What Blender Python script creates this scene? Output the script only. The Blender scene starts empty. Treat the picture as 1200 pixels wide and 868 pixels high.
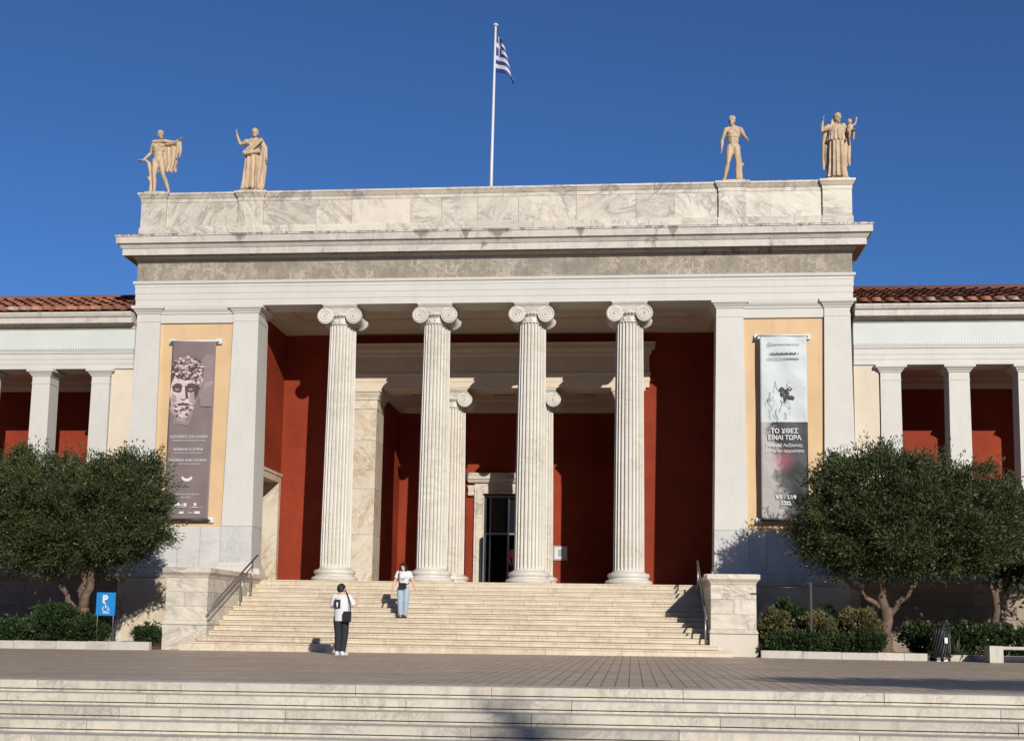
import bpy, bmesh, math, random
import numpy as np
from mathutils import Vector, Matrix, Quaternion
random.seed(7); RNG = np.random.default_rng(11)
R = math.radians
scene = bpy.context.scene
COL = scene.collection

# ------------------------------------------------------------------ materials
MATS = {}
def new_mat(name):
    m = bpy.data.materials.new(name); m.use_nodes = True
    nt = m.node_tree; b = nt.nodes['Principled BSDF']
    MATS[name] = m
    return m, nt, b
def nd(nt, t, **kw):
    n = nt.nodes.new(t)
    for k, v in kw.items():
        if k in n.inputs and not hasattr(n, k): n.inputs[k].default_value = v
        else: setattr(n, k, v)
    return n
def mixc(nt, fac, a, b, blend='MIX'):
    n = nt.nodes.new('ShaderNodeMix'); n.data_type = 'RGBA'; n.blend_type = blend
    for i, v in ((0, fac), (6, a), (7, b)):
        if hasattr(v, 'links'): nt.links.new(v, n.inputs[i])
        else: n.inputs[i].default_value = (v if i == 0 else (*v, 1))
    return n.outputs[2]
def ramp(nt, src, p0, p1, c0=0.0, c1=1.0):
    n = nt.nodes.new('ShaderNodeMapRange'); n.clamp = True
    nt.links.new(src, n.inputs[0])
    n.inputs[1].default_value = p0; n.inputs[2].default_value = p1
    n.inputs[3].default_value = c0; n.inputs[4].default_value = c1
    return n.outputs[0]
def noise(nt, vec, scale, detail=4, rough=.6, dist=0):
    n = nt.nodes.new('ShaderNodeTexNoise'); n.inputs['Scale'].default_value = scale
    n.inputs['Detail'].default_value = detail; n.inputs['Roughness'].default_value = rough
    n.inputs['Distortion'].default_value = dist
    if vec is not None: nt.links.new(vec, n.inputs['Vector'])
    return n.outputs[0]
def pos(nt):
    return nt.nodes.new('ShaderNodeNewGeometry').outputs['Position']
def vmath(nt, op, a, b=None):
    n = nt.nodes.new('ShaderNodeVectorMath'); n.operation = op
    for i, v in enumerate((a, b)):
        if v is None: continue
        if hasattr(v, 'links'): nt.links.new(v, n.inputs[i])
        else: n.inputs[i].default_value = v
    return n.outputs[0]
def math_(nt, op, a, b=0.0):
    n = nt.nodes.new('ShaderNodeMath'); n.operation = op
    for i, v in enumerate((a, b)):
        if hasattr(v, 'links'): nt.links.new(v, n.inputs[i])
        else: n.inputs[i].default_value = v
    return n.outputs[0]
def bump(nt, b, h, strength=.3, dist=.01):
    n = nt.nodes.new('ShaderNodeBump'); n.inputs['Strength'].default_value = strength
    n.inputs['Distance'].default_value = dist
    nt.links.new(h, n.inputs['Height']); nt.links.new(n.outputs[0], b.inputs['Normal'])
def tone(nt):
    a = nt.nodes.new('ShaderNodeAttribute'); a.attribute_name = 'tone'
    return a.outputs['Fac']

def marble(name, base, vein, veinw=.5, stain=(.55, .38, .2), stainw=.35, tonew=.16, rough=.55, scale=1.0, streak=None, aniso=.35, cloud=.35, grime=0):
    m, nt, b = new_mat(name); P = pos(nt); t = tone(nt)
    off = nt.nodes.new('ShaderNodeCombineXYZ')
    tm = math_(nt, 'MULTIPLY', t, 37.0)
    nt.links.new(tm, off.inputs[0]); nt.links.new(tm, off.inputs[2])
    rot = nt.nodes.new('ShaderNodeVectorRotate'); rot.rotation_type = 'Y_AXIS'
    nt.links.new(P, rot.inputs['Vector']); nt.links.new(math_(nt, 'MULTIPLY', t, 5.0), rot.inputs['Angle'])
    v = vmath(nt, 'ADD', rot.outputs[0], off.outputs[0])
    va = vmath(nt, 'MULTIPLY', v, (1, 1, aniso))
    r1 = noise(nt, va, 2.1*scale, 9, .62, 1.1)
    ridge = ramp(nt, math_(nt, 'ABSOLUTE', math_(nt, 'SUBTRACT', r1, .5)), .0, .055, 1, 0)
    r2 = noise(nt, va, 6.5*scale, 8, .6, .8)
    ridge2 = ramp(nt, math_(nt, 'ABSOLUTE', math_(nt, 'SUBTRACT', r2, .5)), .0, .06, .6, 0)
    msk = noise(nt, vmath(nt, 'ADD', v, (9.1, 3.3, 4.7)), .9*scale, 4, .6)
    veinf = math_(nt, 'MULTIPLY', math_(nt, 'MAXIMUM', ridge, ridge2), ramp(nt, msk, .38, .60, 0, veinw))
    n0 = noise(nt, P, .9, 5, .6)
    c = mixc(nt, ramp(nt, n0, .3, .7), tuple(x*.92 for x in base), base)
    cl = noise(nt, va, 1.2*scale, 6, .68, .9)
    c = mixc(nt, ramp(nt, cl, .48, .72, 0, cloud), c, tuple(.5*(x+y) for x, y in zip(base, vein)))
    c = mixc(nt, veinf, c, vein)
    n2 = noise(nt, vmath(nt, 'MULTIPLY', v, (1, 1, .5)), 2.1, 8, .72, .8)
    c = mixc(nt, ramp(nt, n2, .56, .76, 0, stainw), c, stain)
    c = mixc(nt, ramp(nt, t, 0, 1, 0, tonew), c, tuple(x*.72 for x in vein))
    if streak:
        n3 = noise(nt, vmath(nt, 'MULTIPLY', P, (3.2, 3.2, .45)), 1.6, 6, .72)
        c = mixc(nt, ramp(nt, n3, .52, .75, 0, streak), c, (.15, .125, .095))
    if grime:   # black rain stains below the cornice lip
        n5 = noise(nt, vmath(nt, 'MULTIPLY', P, (1, 1, .4)), 1.15, 7, .75, .3)
        c = mixc(nt, ramp(nt, n5, .60, .68, 0, grime), c, (.085, .065, .05))
    if name == 'cornice_marble':   # brown rain runs and a black crust under the top lip
        sp = nt.nodes.new('ShaderNodeSeparateXYZ'); nt.links.new(P, sp.inputs[0]); nz = noise(nt, vmath(nt, 'MULTIPLY', P, (2.2, 1, .7)), 2.6, 6, .7)
        lip = math_(nt, 'ADD', math_(nt, 'MULTIPLY', math_(nt, 'SUBTRACT', 12.25, sp.outputs[2]), 6.0), math_(nt, 'MULTIPLY', nz, 2.2))
        c = mixc(nt, ramp(nt, lip, .80, 1.05, .85, 0), c, (.10, .075, .055))
        for xc, w_ in ((-1.83, .42), (.42, .46), (2.9, .22), (-7.4, .3), (5.6, .25), (-.5, .2)):
            d_ = math_(nt, 'ADD', math_(nt, 'MULTIPLY', math_(nt, 'ABSOLUTE', math_(nt, 'SUBTRACT', sp.outputs[0], xc)), 1.0/w_), math_(nt, 'ADD', math_(nt, 'MULTIPLY', math_(nt, 'SUBTRACT', 12.24, sp.outputs[2]), 2.6), math_(nt, 'MULTIPLY', nz, 1.6)))
            c = mixc(nt, ramp(nt, d_, 1.25, 1.6, .8, 0), c, (.15, .115, .08))
    nt.links.new(c, b.inputs['Base Color'])
    n4 = noise(nt, P, 22, 5, .7)
    nt.links.new(ramp(nt, n4, .3, .7, rough-.08, rough+.12), b.inputs['Roughness'])
    bump(nt, b, n4, .25, .006)
    return m

def plain(name, col, rough=.6, var=.1, scale=1.5, metallic=0, bumpk=0, bscale=40, dirt=None):
    m, nt, b = new_mat(name); P = pos(nt)
    n = noise(nt, P, scale, 5, .65)
    c = mixc(nt, ramp(nt, n, .3, .7), tuple(x*(1-var) for x in col), tuple(min(1, x*(1+var)) for x in col))
    if dirt:
        n3 = noise(nt, vmath(nt, 'MULTIPLY', P, (2.5, 2.5, .35)), 1.3, 6, .7)
        c = mixc(nt, ramp(nt, n3, .55, .8, 0, dirt), c, tuple(x*.55 for x in col))
    nt.links.new(c, b.inputs['Base Color'])
    b.inputs['Roughness'].default_value = rough; b.inputs['Metallic'].default_value = metallic
    if bumpk: bump(nt, b, noise(nt, P, bscale, 4, .6), bumpk, .01)
    return m

M = {}
M['white'] = marble('painted_stone', (.565, .54, .485), (.44, .42, .37), .2, (.40, .34, .26), .22, .05, .6, streak=.10, cloud=.15)
M['marble'] = marble('veined_marble', (.645, .575, .465), (.27, .245, .215), 1.0, (.47, .34, .19), .75, .28, .5, .9, cloud=.42)
M['dado'] = marble('dado_marble', (.57, .55, .51), (.34, .345, .355), .7, (.44, .36, .26), .2, .22, .5, 1.0, cloud=.5)
M['ochre_marble'] = marble('ochre_marble', (.62, .56, .46), (.37, .26, .145), 1.0, (.44, .31, .16), .8, .22, .5, 1.2, cloud=.6)
M['cornice'] = marble('cornice_marble', (.59, .54, .47), (.33, .30, .27), .6, (.36, .26, .16), .5, .24, .55, 1.0, .35, cloud=.4, grime=.9)
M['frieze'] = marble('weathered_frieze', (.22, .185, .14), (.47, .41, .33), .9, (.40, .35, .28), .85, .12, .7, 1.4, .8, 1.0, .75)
M['column'] = marble('column_marble', (.61, .575, .505), (.42, .36, .28), .6, (.40, .31, .20), .55, .08, .5, .8, .20, .2, .35)
M['stair'] = marble('stair_marble', (.635, .545, .415), (.38, .28, .17), .7, (.36, .26, .16), .55, .22, .5, 1.4, .2, 1.0, .5)
M['step'] = marble('foreground_step_marble', (.60, .545, .45), (.27, .235, .19), .6, (.33, .25, .165), .65, .38, .5, 1.6, .5, 1.0, .3, grime=.6)
M['statue'] = marble('statue_marble', (.54, .395, .25), (.33, .22, .13), .7, (.20, .13, .075), .7, .0, .6, 2.4, .75)
M['kerb'] = marble('kerb_marble', (.52, .48, .41), (.33, .29, .24), .6, (.28, .21, .14), .5, .3, .55, 1.5, .45)
M['shade_stone'] = plain('ceiling_stone', (.58, .475, .365), .7, .10)
M['soffit'] = plain('brown_soffit', (.24, .175, .125), .75, .2, 2.5)  # plain brown underside, darker than the cornice marble
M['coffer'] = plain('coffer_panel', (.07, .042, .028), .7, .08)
M['red'] = plain('red_stucco', (.228, .034, .0135), .75, .24, .55, 0, .15, 30, .4)
M['yellow'] = plain('ochre_stucco', (.575, .395, .215), .75, .10, .6, 0, .15, 30, .3)
M['cream'] = plain('cream_stucco', (.60, .51, .39), .75, .08, .6, 0, .15, 30, .3)
MATS['red_stucco'].node_tree.nodes['Principled BSDF'].inputs['Specular IOR Level'].default_value = .15
M['podium_stone'] = marble('dark_podium_stone', (.30, .23, .16), (.16, .12, .085), .7, (.18, .12, .075), .6, .4, .6, 1.0, .4)  # darker brown stone for the podium below the wings
M['mint'] = plain('pale_frieze_paint', (.52, .545, .505), .65, .05, .6, 0, 0, 30, .15)
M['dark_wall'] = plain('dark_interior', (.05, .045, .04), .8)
M['metal'] = plain('steel_rail', (.30, .28, .26), .35, .1, 4, .8)
M['bin_slat'] = plain('bin_slat', (.045, .044, .042), .5, .2, 6, .4)
M['dark_metal'] = plain('dark_metal', (.035, .034, .033), .45, .2, 6, .3)
M['grey_metal'] = plain('grey_door_metal', (.23, .25, .28), .35, .1, 4, .5)
M['pole'] = plain('white_pole_paint', (.60, .60, .60), .4, .04)
M['soil'] = plain('bed_soil', (.10, .065, .04), .95, .4, 6, 0, .8, 20)
M['blue_sign'] = plain('blue_sign_paint', (.01, .19, .48), .4, .05)
M['white_paint'] = plain('white_print', (.60, .60, .59), .5, .03)
M['flag_blue'] = plain('flag_blue', (.02, .032, .15), .7, .1)
M['flag_white'] = plain('flag_white', (.50, .50, .53), .7, .05)
M['black'] = plain('black_fabric', (.012, .012, .014), .8, .2)
M['black_leather'] = plain('black_leather', (.012, .012, .013), .4, .2)
M['navy_cloth'] = plain('dark_trouser_cloth', (.014, .015, .022), .85, .25, 5)
M['white_cloth'] = plain('white_cotton', (.60, .60, .60), .85, .04, 5)
M['denim'] = plain('light_blue_denim', (.31, .375, .43), .85, .12, 6)
M['hair'] = plain('black_hair', (.010, .008, .007), .5, .3, 30)
M['skin'] = plain('skin', (.60, .36, .25), .5, .06, 8)
M['eye'] = plain('eye_dark', (.02, .015, .012), .4)
M['lip'] = plain('lip', (.42, .14, .12), .5)
M['red_cloth'] = plain('red_cotton', (.62, .12, .11), .8, .08, 5)
M['brass_glass'] = plain('plaque_frame', (.45, .40, .38), .4, .05, 3, .4)

def mat_tile():
    m, nt, b = new_mat('terracotta'); P = pos(nt); t = tone(nt)
    n = noise(nt, P, 3.5, 5, .7)
    c = mixc(nt, ramp(nt, t, 0, 1), (.17, .055, .03), (.46, .19, .10))
    c = mixc(nt, ramp(nt, n, .45, .75, 0, .7), c, (.12, .065, .045))
    c = mixc(nt, ramp(nt, noise(nt, P, 9, 4), .62, .75, 0, .5), c, (.52, .40, .30))
    nt.links.new(c, b.inputs['Base Color']); b.inputs['Roughness'].default_value = .85
    bump(nt, b, noise(nt, P, 18, 4), .4, .02); return m
M['tile'] = mat_tile()
def mat_tile_pale():
    m, nt, b = new_mat('pale_terracotta'); P = pos(nt)
    n = noise(nt, P, 5, 5, .7)
    c = mixc(nt, ramp(nt, n, .35, .65), (.45, .34, .25), (.26, .115, .07))
    nt.links.new(c, b.inputs['Base Color']); b.inputs['Roughness'].default_value = .85; return m
M['tile_pale'] = mat_tile_pale()

def mat_dentil():
    m, nt, b = new_mat('dentil_band'); P = pos(nt); sx = nt.nodes.new('ShaderNodeSeparateXYZ'); nt.links.new(P, sx.inputs[0])
    f = math_(nt, 'FRACT', math_(nt, 'MULTIPLY', sx.outputs[0], 12.5))
    c = mixc(nt, math_(nt, 'GREATER_THAN', f, .55), (.52, .51, .47), (.30, .29, .26)); nt.links.new(c, b.inputs['Base Color']); return m
M['dentil'] = mat_dentil()
def mat_paver():
    m, nt, b = new_mat('plaza_pavers'); P = pos(nt)
    sx = nt.nodes.new('ShaderNodeSeparateXYZ'); nt.links.new(P, sx.inputs[0])
    cb = nt.nodes.new('ShaderNodeCombineXYZ')
    nt.links.new(sx.outputs[1], cb.inputs[0]); nt.links.new(sx.outputs[0], cb.inputs[1])
    br = nt.nodes.new('ShaderNodeTexBrick'); nt.links.new(cb.outputs[0], br.inputs['Vector'])
    br.inputs['Scale'].default_value = 1; br.inputs['Brick Width'].default_value = .36; br.inputs['Row Height'].default_value = .17
    br.inputs['Mortar Size'].default_value = .009; br.inputs['Mortar Smooth'].default_value = .2
    br.inputs['Color1'].default_value = (.55, .42, .30, 1); br.inputs['Color2'].default_value = (.41, .312, .22, 1)
    br.inputs['Mortar'].default_value = (.06, .047, .038, 1)
    n = noise(nt, vmath(nt, 'MULTIPLY', P, (.5, 1.1, 1)), .7, 7, .7)
    c = mixc(nt, ramp(nt, n, .40, .62, 0, .6), br.outputs['Color'], (.34, .258, .182))
    n2 = noise(nt, vmath(nt, 'MULTIPLY', P, (.25, 2.2, 1)), 1.0, 5, .7)
    c = mixc(nt, ramp(nt, n2, .58, .78, 0, .5), c, (.40, .33, .26))
    # a band of paler slabs crossing the plaza
    band = nt.nodes.new('ShaderNodeMath'); band.operation = 'COMPARE'
    nt.links.new(sx.outputs[1], band.inputs[0]); band.inputs[1].default_value = -13.9; band.inputs[2].default_value = .16
    c = mixc(nt, math_(nt, 'MULTIPLY', band.outputs[0], .55), c, (.38, .33, .27))
    nt.links.new(c, b.inputs['Base Color'])
    nt.links.new(ramp(nt, n, .3, .7, .45, .68), b.inputs['Roughness'])
    hb = math_(nt, 'ADD', math_(nt, 'MULTIPLY', br.outputs['Fac'], -1.0), math_(nt, 'MULTIPLY', noise(nt, P, 14, 4), .6))
    bump(nt, b, hb, .5, .008); return m
M['paver'] = mat_paver()
M['sky_block_green'] = plain('sky_block_green', (.055, .060, .032), .95, .4, .05)
M['asphalt'] = plain('asphalt', (.06, .058, .055), .9, .2, 2, 0, .3, 60)

def mat_leaf(name, c1, c2, c3, trans=.25):
    m, nt, b = new_mat(name); t = tone(nt); P = pos(nt)
    n = noise(nt, P, 1.4, 4, .6)
    c = mixc(nt, t, c1, c2)
    c = mixc(nt, ramp(nt, n, .5, .72, 0, .7), c, c3)
    nt.links.new(c, b.inputs['Base Color']); b.inputs['Roughness'].default_value = .5
    b.inputs['Specular IOR Level'].default_value = .35
    tr = nt.nodes.new('ShaderNodeBsdfTranslucent'); nt.links.new(c, tr.inputs[0])
    mx = nt.nodes.new('ShaderNodeMixShader'); mx.inputs[0].default_value = trans
    nt.links.new(b.outputs[0], mx.inputs[1]); nt.links.new(tr.outputs[0], mx.inputs[2])
    nt.links.new(mx.outputs[0], nt.nodes['Material Output'].inputs[0]); return m
M['olive'] = mat_leaf('olive_foliage', (.022, .033, .010), (.110, .126, .046), (.046, .060, .020))
M['bush'] = mat_leaf('shrub_foliage', (.020, .040, .012), (.050, .080, .024), (.030, .055, .016))
M['variegated'] = mat_leaf('variegated_foliage', (.055, .058, .020), (.22, .18, .075), (.05, .07, .025))
M['agave'] = mat_leaf('spiky_foliage', (.07, .09, .05), (.17, .19, .11), (.10, .12, .06))
M['bark'] = plain('olive_bark', (.125, .082, .056), .9, .45, 5, 0, 1.0, 18)

# ------------------------------------------------------------------ mesh helpers
class MB:
    def __init__(s): s.v = []; s.f = []; s.t = []; s.mi = []; s.cur = .5; s.m = 0
    def add(s, vs, fs, t=None):
        o = len(s.v); s.v += [tuple(p) for p in vs]
        for f in fs: s.f.append([i+o for i in f]); s.t.append(s.cur if t is None else t); s.mi.append(s.m)
        return s
    def box(s, x0, x1, y0, y1, z0, z1, t=None):
        v = [(x0,y0,z0),(x1,y0,z0),(x1,y1,z0),(x0,y1,z0),(x0,y0,z1),(x1,y0,z1),(x1,y1,z1),(x0,y1,z1)]
        return s.add(v, [(0,3,2,1),(4,5,6,7),(0,1,5,4),(1,2,6,5),(2,3,7,6),(3,0,4,7)], t)
    def bbox(s, x0, x1, y0, y1, z0, z1, b=.012, t=None):
        # box with its front and top edges chamfered
        return s.ring(x0, x1, y0, y1, [(-b, z0), (0, z0+b), (0, z1-b), (-b, z1)], t)
    def ring(s, x0, x1, y0, y1, prof, t=None):
        vs = []; fs = []; n = len(prof)
        for p in prof:
            ox, oy, z = (p[0], p[0], p[1]) if len(p) == 2 else p
            vs += [(x0-ox,y0-oy,z),(x1+ox,y0-oy,z),(x1+ox,y1+oy,z),(x0-ox,y1+oy,z)]
        for k in range(n-1):
            a = 4*k; b_ = a+4
            for i in range(4): j = (i+1) % 4; fs.append((a+i, a+j, b_+j, b_+i))
        fs.append((3,2,1,0)); a = 4*(n-1); fs.append((a,a+1,a+2,a+3))
        return s.add(vs, fs, t)
    def lathe(s, prof, n=32, c=(0,0,0), cap=True, sx=1, sy=1, mod=None):
        vs = []; fs = []
        for k, (r, z) in enumerate(prof):
            for i in range(n):
                a = 2*math.pi*i/n; q = r if mod is None else r*mod(a, z)
                vs.append((c[0]+q*sx*math.cos(a), c[1]+q*sy*math.sin(a), c[2]+z))
        for k in range(len(prof)-1):
            for i in range(n):
                j = (i+1) % n; fs.append((k*n+i, k*n+j, (k+1)*n+j, (k+1)*n+i))
        if cap:
            fs.append(tuple(range(n-1, -1, -1))); b_ = (len(prof)-1)*n; fs.append(tuple(b_+i for i in range(n)))
        return s.add(vs, fs)
    def tube(s, pts, rad, n=8, closed=False, cap=True):
        pts = [Vector(p) for p in pts]; N = len(pts)
        if not hasattr(rad, '__len__'): rad = [rad]*N
        vs = []; fs = []; up = None
        for k, p in enumerate(pts):
            d = (pts[(k+1) % N]-pts[k-1]) if (closed or 0 < k < N-1) else (pts[1]-pts[0] if k == 0 else pts[-1]-pts[-2])
            d.normalize()
            if up is None: up = d.orthogonal().normalized()
            up = (up - d*up.dot(d)); up.normalize(); w = d.cross(up)
            for i in range(n):
                a = 2*math.pi*i/n; vs.append(p+(up*math.cos(a)+w*math.sin(a))*rad[k])
        for k in range(N if closed else N-1):
            kk = (k+1) % N
            for i in range(n):
                j = (i+1) % n; fs.append((k*n+i, k*n+j, kk*n+j, kk*n+i))
        if cap and not closed:
            fs.append(tuple(range(n-1, -1, -1))); fs.append(tuple((N-1)*n+i for i in range(n)))
        return s.add(vs, fs)
    def sphere(s, c, r, n=10, rot=None):
        rx, ry, rz = r if hasattr(r, '__len__') else (r, r, r)
        vs = []; fs = []; m = n//2+1
        for k in range(1, m):
            ph = math.pi*k/m
            for i in range(n):
                a = 2*math.pi*i/n; p = Vector((rx*math.sin(ph)*math.cos(a), ry*math.sin(ph)*math.sin(a), rz*math.cos(ph)))
                if rot: p = rot @ p
                vs.append(p+Vector(c))
        top = len(vs); q = Vector((0,0,rz)); q = rot @ q if rot else q
        vs += [Vector(c)+q, Vector(c)-q]
        for k in range(m-2):
            for i in range(n):
                j = (i+1) % n; fs.append((k*n+i, (k+1)*n+i, (k+1)*n+j, k*n+j))
        for i in range(n):
            j = (i+1) % n; fs.append((top, i, j)); b_ = (m-2)*n; fs.append((top+1, b_+j, b_+i))
        return s.add(vs, fs)
    def cap(s, a, ra, b, rb, n=10):
        a = Vector(a); b = Vector(b); s.tube([a, b], [ra, rb], n); s.sphere(a, ra, n); s.sphere(b, rb, n); return s
    def polyline(s, pts, r, n=10):
        for (a, ra), (b, rb) in zip(list(zip(pts, r))[:-1], list(zip(pts, r))[1:]): s.cap(a, ra, b, rb, n)
        return s
    def build(s, name, mat, parent=None, smooth=False, mats=None):
        me = bpy.data.meshes.new(name); me.from_pydata(s.v, [], s.f)
        at = me.attributes.new('tone', 'FLOAT', 'FACE'); at.data.foreach_set('value', np.array(s.t, dtype=np.float32))
        for m in ([mat] if mats is None else mats): me.materials.append(M[m] if isinstance(m, str) else m)
        if mats: me.polygons.foreach_set('material_index', np.array(s.mi, dtype=np.int32))
        if smooth:
            me.polygons.foreach_set('use_smooth', [True]*len(me.polygons))
            if smooth == 'angle': me.set_sharp_from_angle(angle=R(35))
        me.update()
        o = bpy.data.objects.new(name, me); COL.objects.link(o)
        if parent: o.parent = parent
        return o
def tag(o, label=None, cat=None, group=None, kind=None):
    for k, v in (('label', label), ('category', cat), ('group', group), ('kind', kind)):
        if v: o[k] = v
    return o
def empty(name, loc, label, cat, group=None, rz=0):
    o = bpy.data.objects.new(name, None); COL.objects.link(o); o.location = loc; o.rotation_euler = (0,0,rz); o.empty_display_size = .2
    return tag(o, label, cat, group)
def local(o, base):   # shift mesh so that a child modelled in world coordinates sits under a placed Empty
    o.data.transform(Matrix.Translation(-Vector(base))); return o
def rt(): return random.random()

def blocks(mb, x0, x1, y0, y1, z0, z1, rows, L, g=.008, tlo=0, thi=1, jit=.0, skew=0):
    """a wall of separate dressed blocks with open joints"""
    zs = [z0+(z1-z0)*i/rows for i in range(rows+1)] if isinstance(rows, int) else rows
    for k in range(len(zs)-1):
        x = x0
        first = True
        while x < x1-.01:
            w = L*random.uniform(.65, 1.35)*(.55 if first and k % 2 else 1); first = False
            e = x+w if x+w < x1-.35*L else x1
            q = random.uniform(-jit, jit)
            mb.bbox(x+(g/2 if x > x0 else 0), e-(g/2 if e < x1 else 0), y0+q, y1, zs[k]+(g/2 if k else 0), zs[k+1]-g/2, .006, tlo+(thi-tlo)*rt()**1.6)
            x = e

def remesh(mb, name, mat, parent, voxel, smooth_it=4, mats=None, split=None):
    me = bpy.data.meshes.new(name); me.from_pydata(mb.v, [], mb.f); me.update()
    o = bpy.data.objects.new(name+'_src', me); COL.objects.link(o)
    r = o.modifiers.new('r', 'REMESH'); r.mode = 'VOXEL'; r.voxel_size = voxel; r.use_smooth_shade = True
    if smooth_it:
        sm = o.modifiers.new('s', 'SMOOTH'); sm.iterations = smooth_it; sm.factor = .5
    dg = bpy.context.evaluated_depsgraph_get(); dg.update()
    ev = o.evaluated_get(dg); m2 = bpy.data.meshes.new_from_object(ev, depsgraph=dg); m2.name = name
    bpy.data.objects.remove(o); bpy.data.meshes.remove(me)
    m2.materials.clear()
    for q in (mats or [mat]): m2.materials.append(M[q])
    if split:
        for p in m2.polygons: p.material_index = split(p.center)
    ob = bpy.data.objects.new(name, m2); COL.objects.link(ob)
    if parent: ob.parent = parent
    return ob

def text(name, body, size, loc, parent, mat, align='CENTER', sx=1.0, bold=0, shear=0):
    cu = bpy.data.curves.new(name, 'FONT'); cu.body = body; cu.size = size; cu.align_x = align; cu.extrude = .0015; cu.offset = bold; cu.shear = shear
    cu.resolution_u = 3
    o = bpy.data.objects.new(name+'_src', cu); COL.objects.link(o)
    dg = bpy.context.evaluated_depsgraph_get(); dg.update()
    me = bpy.data.meshes.new_from_object(o.evaluated_get(dg), depsgraph=dg); me.name = name
    bpy.data.objects.remove(o)
    me.transform(Matrix.Rotation(R(90), 4, 'X') @ Matrix.Diagonal((sx, 1, 1, 1)))
    me.materials.clear(); me.materials.append(M[mat])
    ob = bpy.data.objects.new(name, me); COL.objects.link(ob); ob.location = loc; ob.parent = parent
    return ob

# ------------------------------------------------------------------ ground
ZL = -.98
GZ = lambda x: -.0062*max(0.0, 7-max(-14, x))   # the plaza falls gently to one side
g = MB(); g.add([(-400,-400,ZL),(400,-400,ZL),(400,400,ZL),(-400,400,ZL)], [(0,1,2,3)])
tag(g.build('ground', 'asphalt'), kind='structure')
g = MB(); xs = [-70, -14, 7, 70]
for a, c in zip(xs, xs[1:]): g.add([(a,-20.30,GZ(a)-.001),(c,-20.30,GZ(c)-.001),(c,40,GZ(c)-.001),(a,40,GZ(a)-.001)], [(0,1,2,3)])
tag(g.build('plaza', 'paver'), kind='structure')

# unseen ridge added behind the viewer to cut sky light on the front
hb = MB(); nn = 60; vs = []
for j, (rad, hh) in enumerate(((95, 0), (130, .55), (170, 1), (260, .6), (390, 0))):
    for i in range(nn+1):
        a = math.pi+math.pi*i/nn; q = 1+.10*math.sin(i*.7)+.06*math.sin(i*1.9+1)
        vs.append((rad*1.05*math.cos(a), -36+rad*math.sin(a)*.98, ZL+.02+hh*50*q*min(1, .25+1.2*math.sin(math.pi*i/nn))))
hb.add(vs, [(j*(nn+1)+i, j*(nn+1)+i+1, (j+1)*(nn+1)+i+1, (j+1)*(nn+1)+i) for j in range(4) for i in range(nn)])
tag(hb.build('sky_block_ridge', 'sky_block_green', None, True), kind='structure')

# foreground flight: slabs laid end to end, each with a small nosing
RS, TR = .1245, .35
fs = MB(); fn = MB()
for k in range(7):
    z1 = -k*RS + (.004 if k == 0 else 0); z0 = -(k+1)*RS; yf = -20.56-k*TR
    x = -22+random.uniform(-1, 0)
    while x < 26:
        w = random.uniform(1.5, 3.1); t = rt()**1.5; q = random.uniform(-.004, .004)
        fs.ring(x+.003, x+w-.003, yf+q, yf+TR+.10, [(0, -.002, z0), (0, -.002, z0+.022), (0, -.05, z0+.023), (0, -.05, z0+.034), (0, -.004, z0+.035), (0, 0, z1-.010), (0, -.010, z1)], t)
        x += w
fs.box(-23, 29, -20.40, -20.1, ZL, -.20)
fs.v = [(x, y, z+GZ(x)) for x, y, z in fs.v]

tag(fs.build('foreground_steps', 'step'), 'wide weathered marble steps rising from the viewer to the paved plaza', 'steps')

# ------------------------------------------------------------------ museum
ZF = 1.87
mus = empty('museum_building', (0,0,0), 'white marble neoclassical museum with ionic portico, red walls and tiled wings', 'museum')
W4 = 10.78
def part(name, mb, mat, smooth=False, parent=mus, **k): return mb.build(name, mat, parent, smooth, **k)

# floor slab of the porch with its edge
b = MB(); b.box(-10.5, 10.5, -.30, 12.0, .02, ZF-.002); part('porch_floor', b, 'stair')

# podium under the flanks (block courses, base and cap moulding)
def podium(x0, x1, yf):
    b = MB()
    blocks(b, x0, x1, yf-.06, yf+.5, 0, .55, 1, 1.5, .01)
    b.ring(x0, x1, yf-.02, yf+.5, [(.03, .55), (.03, .60), (0, .66)])
    blocks(b, x0, x1, yf, yf+.5, .66, 1.75, 3, 1.1, .01)
    b.box(x0, x1, yf+.02, yf+.55, 0.01, 1.74)
    b.ring(x0, x1, yf, yf+.5, [(0, 1.75), (.02, 1.80), (.10, 1.90), (.11, 1.99), (.05, 2.0), (.03, 2.10), (.0, 2.2)])
    return b
part('podium', podium(-10.80, -6.5, -.10), 'marble'); part('podium', podium(6.5, 10.80, -.10), 'marble')
part('podium', podium(-30, -10.80, .05), 'podium_stone'); part('podium', podium(10.80, 30, .05), 'podium_stone')

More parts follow.
